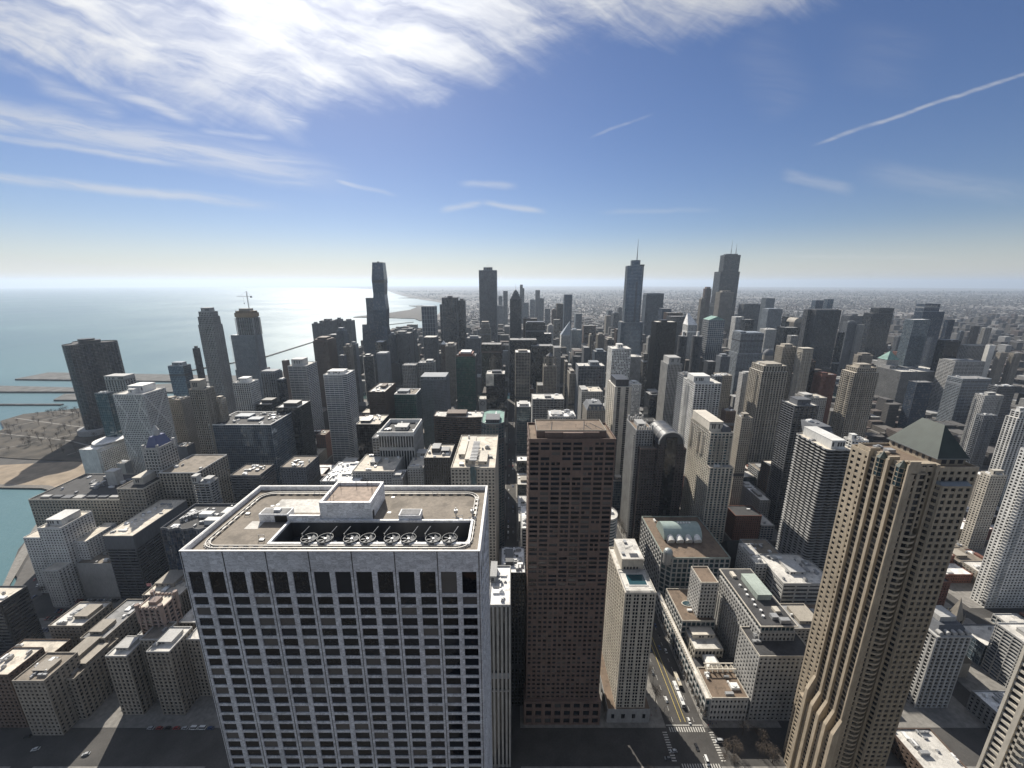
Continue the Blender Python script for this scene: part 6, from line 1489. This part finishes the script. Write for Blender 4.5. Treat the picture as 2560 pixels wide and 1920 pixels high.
for k in range(40):
    y=rng.uniform(240,560); spots.append((shore_x(y)+rng.uniform(40,70),y))
for k in range(24): spots.append((rng.uniform(-190,-150),rng.uniform(205,222)))
LBL={0:'leafless street tree in the row along the avenue and the drive',1:'leafless tree in the brown lakeside park',2:'leafless tree on the small square below the towers'}
first=True
for i,(x,y) in enumerate(spots):
    p=protos[i%3]
    t=copy_tree(p); t.location=(x,y,1.2 if x<-700 else .15); t.rotation_euler=(0,0,rng.uniform(0,6)); s=rng.uniform(.8,1.25)*(1.35 if x<-700 else 1); t.scale=(s,s,s)
    k=1 if x<-700 else 2 if (40<x<109 or 141.5<x<180) and y<222 else 0
    t['label']=LBL[k]; t['group']=('leafless avenue trees','leafless lakeside park trees','leafless square trees')[(0,1,2)[k]]
for p in protos:
    for c in list(p.children): bpy.data.objects.remove(c)
    bpy.data.objects.remove(p)
# ------------------------------------------------------------------ vehicles
def paint(key,c): 
    m=plain('car_paint_'+key,c,.28,.1,.03,.5); return m
TYRE=plain('tyre_rubber',(.02,.02,.02),.8); CARGLASS=plain('car_glass',(.02,.025,.03),.1)
LIGHTM=plain('lamp_glass',(.5,.5,.48),.2)
def car_mesh(L=4.6,Wd=1.85,hb=.85,hc=1.45,van=False):
    b=MB(); w=Wd/2
    sec=[(-L/2,.35,.62),(-L/2+.15,.3,.8),(-L*.24,.28,hb),(L*.30,.28,hb),(L/2-.12,.3,.78),(L/2,.38,.6)]
    n=len(sec); v=[]
    for x,z0,z1 in sec: v+=[(x,-w,z0),(x,w,z0),(x,w*.94,z1),(x,-w*.94,z1)]
    f=[]
    for i in range(n-1):
        for k in range(4): a,c=i*4+k,i*4+(k+1)%4; f.append((a,a+4,c+4,c))
    f+=[(0,1,2,3),tuple(reversed((n*4-4,n*4-3,n*4-2,n*4-1)))]
    b.add(v,f); g=MB()
    a0,a1,t0,t1=(-L*.30,L*.42,-L*.14,L*.30) if not van else (-L*.36,L*.48,-L*.26,L*.47)
    g.prism([(a0,-w*.9),(a1,-w*.9),(a1,w*.9),(a0,w*.9)],hb-.02,hc-.05,[(t0,-w*.74),(t1,-w*.74),(t1,w*.74),(t0,w*.74)])
    b.prism([(t0,-w*.74),(t1,-w*.74),(t1,w*.74),(t0,w*.74)],hc-.05,hc)
    return b,g
def make_car(name,key,c,cat='car',**k):
    b,g=car_mesh(**k); L=k.get('L',4.6); w=k.get('Wd',1.85)/2
    t=thing(name,None,cat,(0,0,0))
    b.obj('body',paint(key,c),t); g.obj('cabin_glass',CARGLASS,t)
    for sx in (-L*.31,L*.31):
        for sy in (-w+.02,w-.02): MB().tube((sx,sy-.11,.33),(sx,sy+.11,.33),.33,n=12).obj('wheel',TYRE,t)
    for sy in (-w*.6,w*.6): MB().box(-L/2-.02,-L/2+.12,sy-.2,sy+.2,.55,.7).obj('headlight',LIGHTM,t)
    return t
cols=dict(white=(.72,.72,.70),silver=(.42,.43,.44),black=(.02,.02,.022),grey=(.13,.135,.14),red=(.25,.03,.03),blue=(.04,.07,.16))
proto={k:make_car('car',k,c) for k,c in cols.items()}; protov={k:make_car('van',k,cols[k],'van',L=5.6,Wd=2.1,hb=1.1,hc=2.3,van=True) for k in ('white','silver')}
def place(p,x,y,rz,label,group=None,z=.012):
    t=copy_tree(p); t.location=(x,y,z); t.rotation_euler=(0,0,rz); t['label']=label
    if group: t['group']=group
    elif 'group' in t: del t['group']
    return t
N_,S_,E_=math.pi/2,-math.pi/2,0
place(protov['white'],131.5,196+3,N_,'white van crossing the junction in front of the slim hotel')
place(proto['black'],128.5,207.5,N_,'black car in the middle of the sunlit junction')
place(proto['white'],130.5,224.5,N_,'white car waiting just behind the zebra crossing')
place(proto['white'],119.5,240,S_,'white car driving away beside the slim hotel')
place(proto['grey'],116.5,262,S_,'grey car near the kerb beside the slim hotel')
place(proto['silver'],111.5,205,E_,'silver car turning in the shadow left of the junction')
place(proto['grey'],106,200.5,E_,'grey car in the shaded cross street')
place(protov['silver'],146,211,E_,'pale van parked on the cross street below the tan hotel')
place(proto['black'],152,208.5,E_,'black car behind the pale van on the cross street')
keys=list(cols)
k=0
for y in list(range(285,980,13)):
    for x in (117,121.5,130.5,135):
        if rng.random()<.6 and not any(a-3<y<b_+3 for a,b_ in YSS): place(proto[rng.choice(keys)],x,y+rng.uniform(-4,4),N_ if x>126 else S_,'small car in the moving traffic of the avenue','cars along the avenue')
for y in range(250,900,12):
    for x in (-5,1.5):
        if rng.random()<.5: place(proto[rng.choice(keys)],x,y,N_,'small car on the shadowed street left of the granite tower','cars on the shadowed street')
for (xa,ya),(xb,yb) in (((-500,300),(-500,345)),((-500,345),(-545,400)),((-545,400),(-600,470)),((-600,470),(-628,520)),((-628,520),(-650,620))):
    for j in range(9):
        t=rng.random(); o=rng.uniform(-11,11); place(proto[rng.choice(keys)],xa+(xb-xa)*t+o,ya+(yb-ya)*t,math.atan2(yb-ya,xb-xa),'car on the lakeside drive at the left edge','cars on the lakeside drive',.24)
for j in range(4):
    for i in range(16):
        if rng.random()<.75: place(proto[rng.choice(keys)],-447+i*3.3,304+j*11+(2 if j%2 else 0),N_+.05,'car parked in rows on the car park before the cream roofed slab','cars in the car park',.16)
for i in range(8): place(proto[rng.choice(keys)] if i not in (5,6) else protov['white'],-262+i*6.2,222-2.5,E_,'vehicle parked at the kerb in the shade of the gothic campus','vehicles by the campus kerb')
for x,y,l in ((-330,206,'pale car on the lit strip of road at the bottom left'),(-292,203,'silver car on the second lit strip of road at the bottom left'),(-345,214,'dark car at the far end of the first lit strip')): place(proto['white' if 'pale' in l else 'silver' if 'silver' in l else 'black'],x,y,.3,l)
# long white bus of two joined sections, and the other buses
def bus(x,y,L,label,key,c,artic=False,name='bus'):
    t=thing(name,label,'bus',(x,y,0)); secs=[(y,L)] if not artic else [(y,10.5),(y+11.4,7.5)]
    for yy,ll in secs:
        bd=MB().box(x-1.28,x+1.28,yy,yy+ll,.45,3.05).prism(rect(x-1.2,x+1.2,yy+.1,yy+ll-.1),3.05,3.2); bd.obj('body',paint(key,c),t)
        w=MB().box(x-1.31,x-1.25,yy+.5,yy+ll-.5,1.5,2.5).box(x+1.25,x+1.31,yy+.5,yy+ll-.5,1.5,2.5).box(x-1.1,x+1.1,yy-.03,yy+.05,1.2,2.6); w.obj('window_band',CARGLASS,t)
        MB().box(x-.8,x+.8,yy+ll*.3,yy+ll*.5,3.2,3.5).obj('roof_unit',METAL,t)
        for wy in (yy+1.8,yy+ll-1.8):
            for s in (-1.2,1.2): MB().tube((x+s-.12,wy,.48),(x+s+.12,wy,.48),.48,n=12).obj('wheel',TYRE,t)
    if artic: MB().box(x-1.1,x+1.1,y+10.45,y+11.45,.6,2.9).obj('bellows',wall('dark'),t)
bus(130.4,234,19,'long white articulated bus on the avenue',"white",cols['white'],True)
bus(134.2,249,12,'cream single bus behind the articulated one near the kerb','cream',(.55,.5,.4))
bus(130.6,560,12,'white bus far up the avenue','white',cols['white'])
for p in list(proto.values())+list(protov.values()):
    for c in list(p.children): bpy.data.objects.remove(c)
    bpy.data.objects.remove(p)
# ------------------------------------------------------------------ street lamps along the avenue
LAMP=None
for i in range(18):
    for x,s in ((113.2,1),(138.8,-1)):
        y=228+i*24
        if any(a-1<y<b_+1 for a,b_ in YSS): continue
        if LAMP is None:
            LAMP=thing('street_lamp','tall dark street lamp at the kerb of the avenue','street lamp',(x,y,.15),'avenue street lamps')
            MB().tube((x,y,.15),(x,y,9),.13,.09).obj('pole',DARKMETAL,LAMP); MB().tube((x,y,8.9),(x+1.8,y,9.4),.07).obj('arm',DARKMETAL,LAMP); MB().box(x+1.4,x+2.3,y-.18,y+.18,9.3,9.5).obj('lamp_head',METAL,LAMP)
        else:
            t=copy_tree(LAMP); t.location=(x,y,.15); t.rotation_euler=(0,0,0 if s>0 else math.pi)
# ------------------------------------------------------------------ people on the pavement and a ship
def person(x,y,top,rot,label):
    t=thing('person',label,'person',(x,y,.15),'people on the avenue pavement',rot)
    me=bpy.data.meshes.new('body'); vs=[(0,0,.95),(0,0,1.2),(0,0,1.42),(0,0,1.52),(0,-.02,1.66),(-.1,.0,.9),(-.12,.12,.5),(-.12,.02,.06),(-.12,-.12,.03),(.1,0,.9),(.12,-.1,.5),(.12,-.22,.08),(.12,-.34,.05),(-.2,0,1.4),(-.26,-.05,1.12),(-.25,-.18,.9),(.2,0,1.4),(.26,.08,1.12),(.25,.02,.88)]
    es=[(0,1),(1,2),(2,3),(3,4),(0,5),(5,6),(6,7),(7,8),(0,9),(9,10),(10,11),(11,12),(2,13),(13,14),(14,15),(2,16),(16,17),(17,18)]
    rad=[.15,.15,.16,.06,.1,.1,.07,.05,.045,.1,.07,.05,.045,.07,.05,.04,.07,.05,.04]
    me.from_pydata(vs,es,[]); o=bpy.data.objects.new('body',me); COL.objects.link(o); o.parent=t
    sk=o.modifiers.new('skin','SKIN'); 
    for i,r_ in enumerate(rad): me.skin_vertices[0].data[i].radius=(r_,r_)
    me.skin_vertices[0].data[0].use_root=True
    me.materials.append(plain('coat_'+top,{'dark':(.03,.03,.035),'blue':(.05,.07,.13),'red':(.2,.04,.04),'tan':(.25,.2,.14)}[top],.8))
    return t
for i in range(26):
    x=rng.uniform(141.0,144.2) if i%3 else rng.uniform(106.5,111.5); y=rng.uniform(196,262) if i%3 else rng.uniform(222,260)
    if x<112: x=rng.uniform(101.5,110.5)
    if 196<y<220: x=rng.uniform(142,150); y=rng.uniform(220.6,224)
    person(x,y,('dark','blue','tan','red')[i%4],rng.uniform(0,6.2),'pedestrian in a winter coat walking on the pavement of the avenue')
sh=thing('ship','tiny dark cargo ship out on the lake at the left edge','ship',(-5700,4400,-2)); 
MB().prism([(-5760,4392),(-5640,4392),(-5620,4400),(-5640,4408),(-5760,4408)],-2,9).obj('hull',wall('slate'),sh); MB().box(-5755,-5735,4394,4406,9,24).obj('bridge',wall('grey'),sh)
# ------------------------------------------------------------------ the air
hz=MB().box(-150000,150000,-6000,82000,-1600,540).obj('haze',bpy.data.materials.new('haze_air'),None,'stuff')
m=hz.data.materials[0]; m.use_nodes=True; nt=m.node_tree; nt.nodes.clear()
o=nt.nodes.new('ShaderNodeOutputMaterial'); v=nt.nodes.new('ShaderNodeVolumePrincipled'); v.inputs['Color'].default_value=(.70,.83,1.0,1); v.inputs['Density'].default_value=4.5e-5; v.inputs['Anisotropy'].default_value=.35
nt.links.new(v.outputs[0],o.inputs['Volume'])
hz['label']='thin blue air haze over the city'
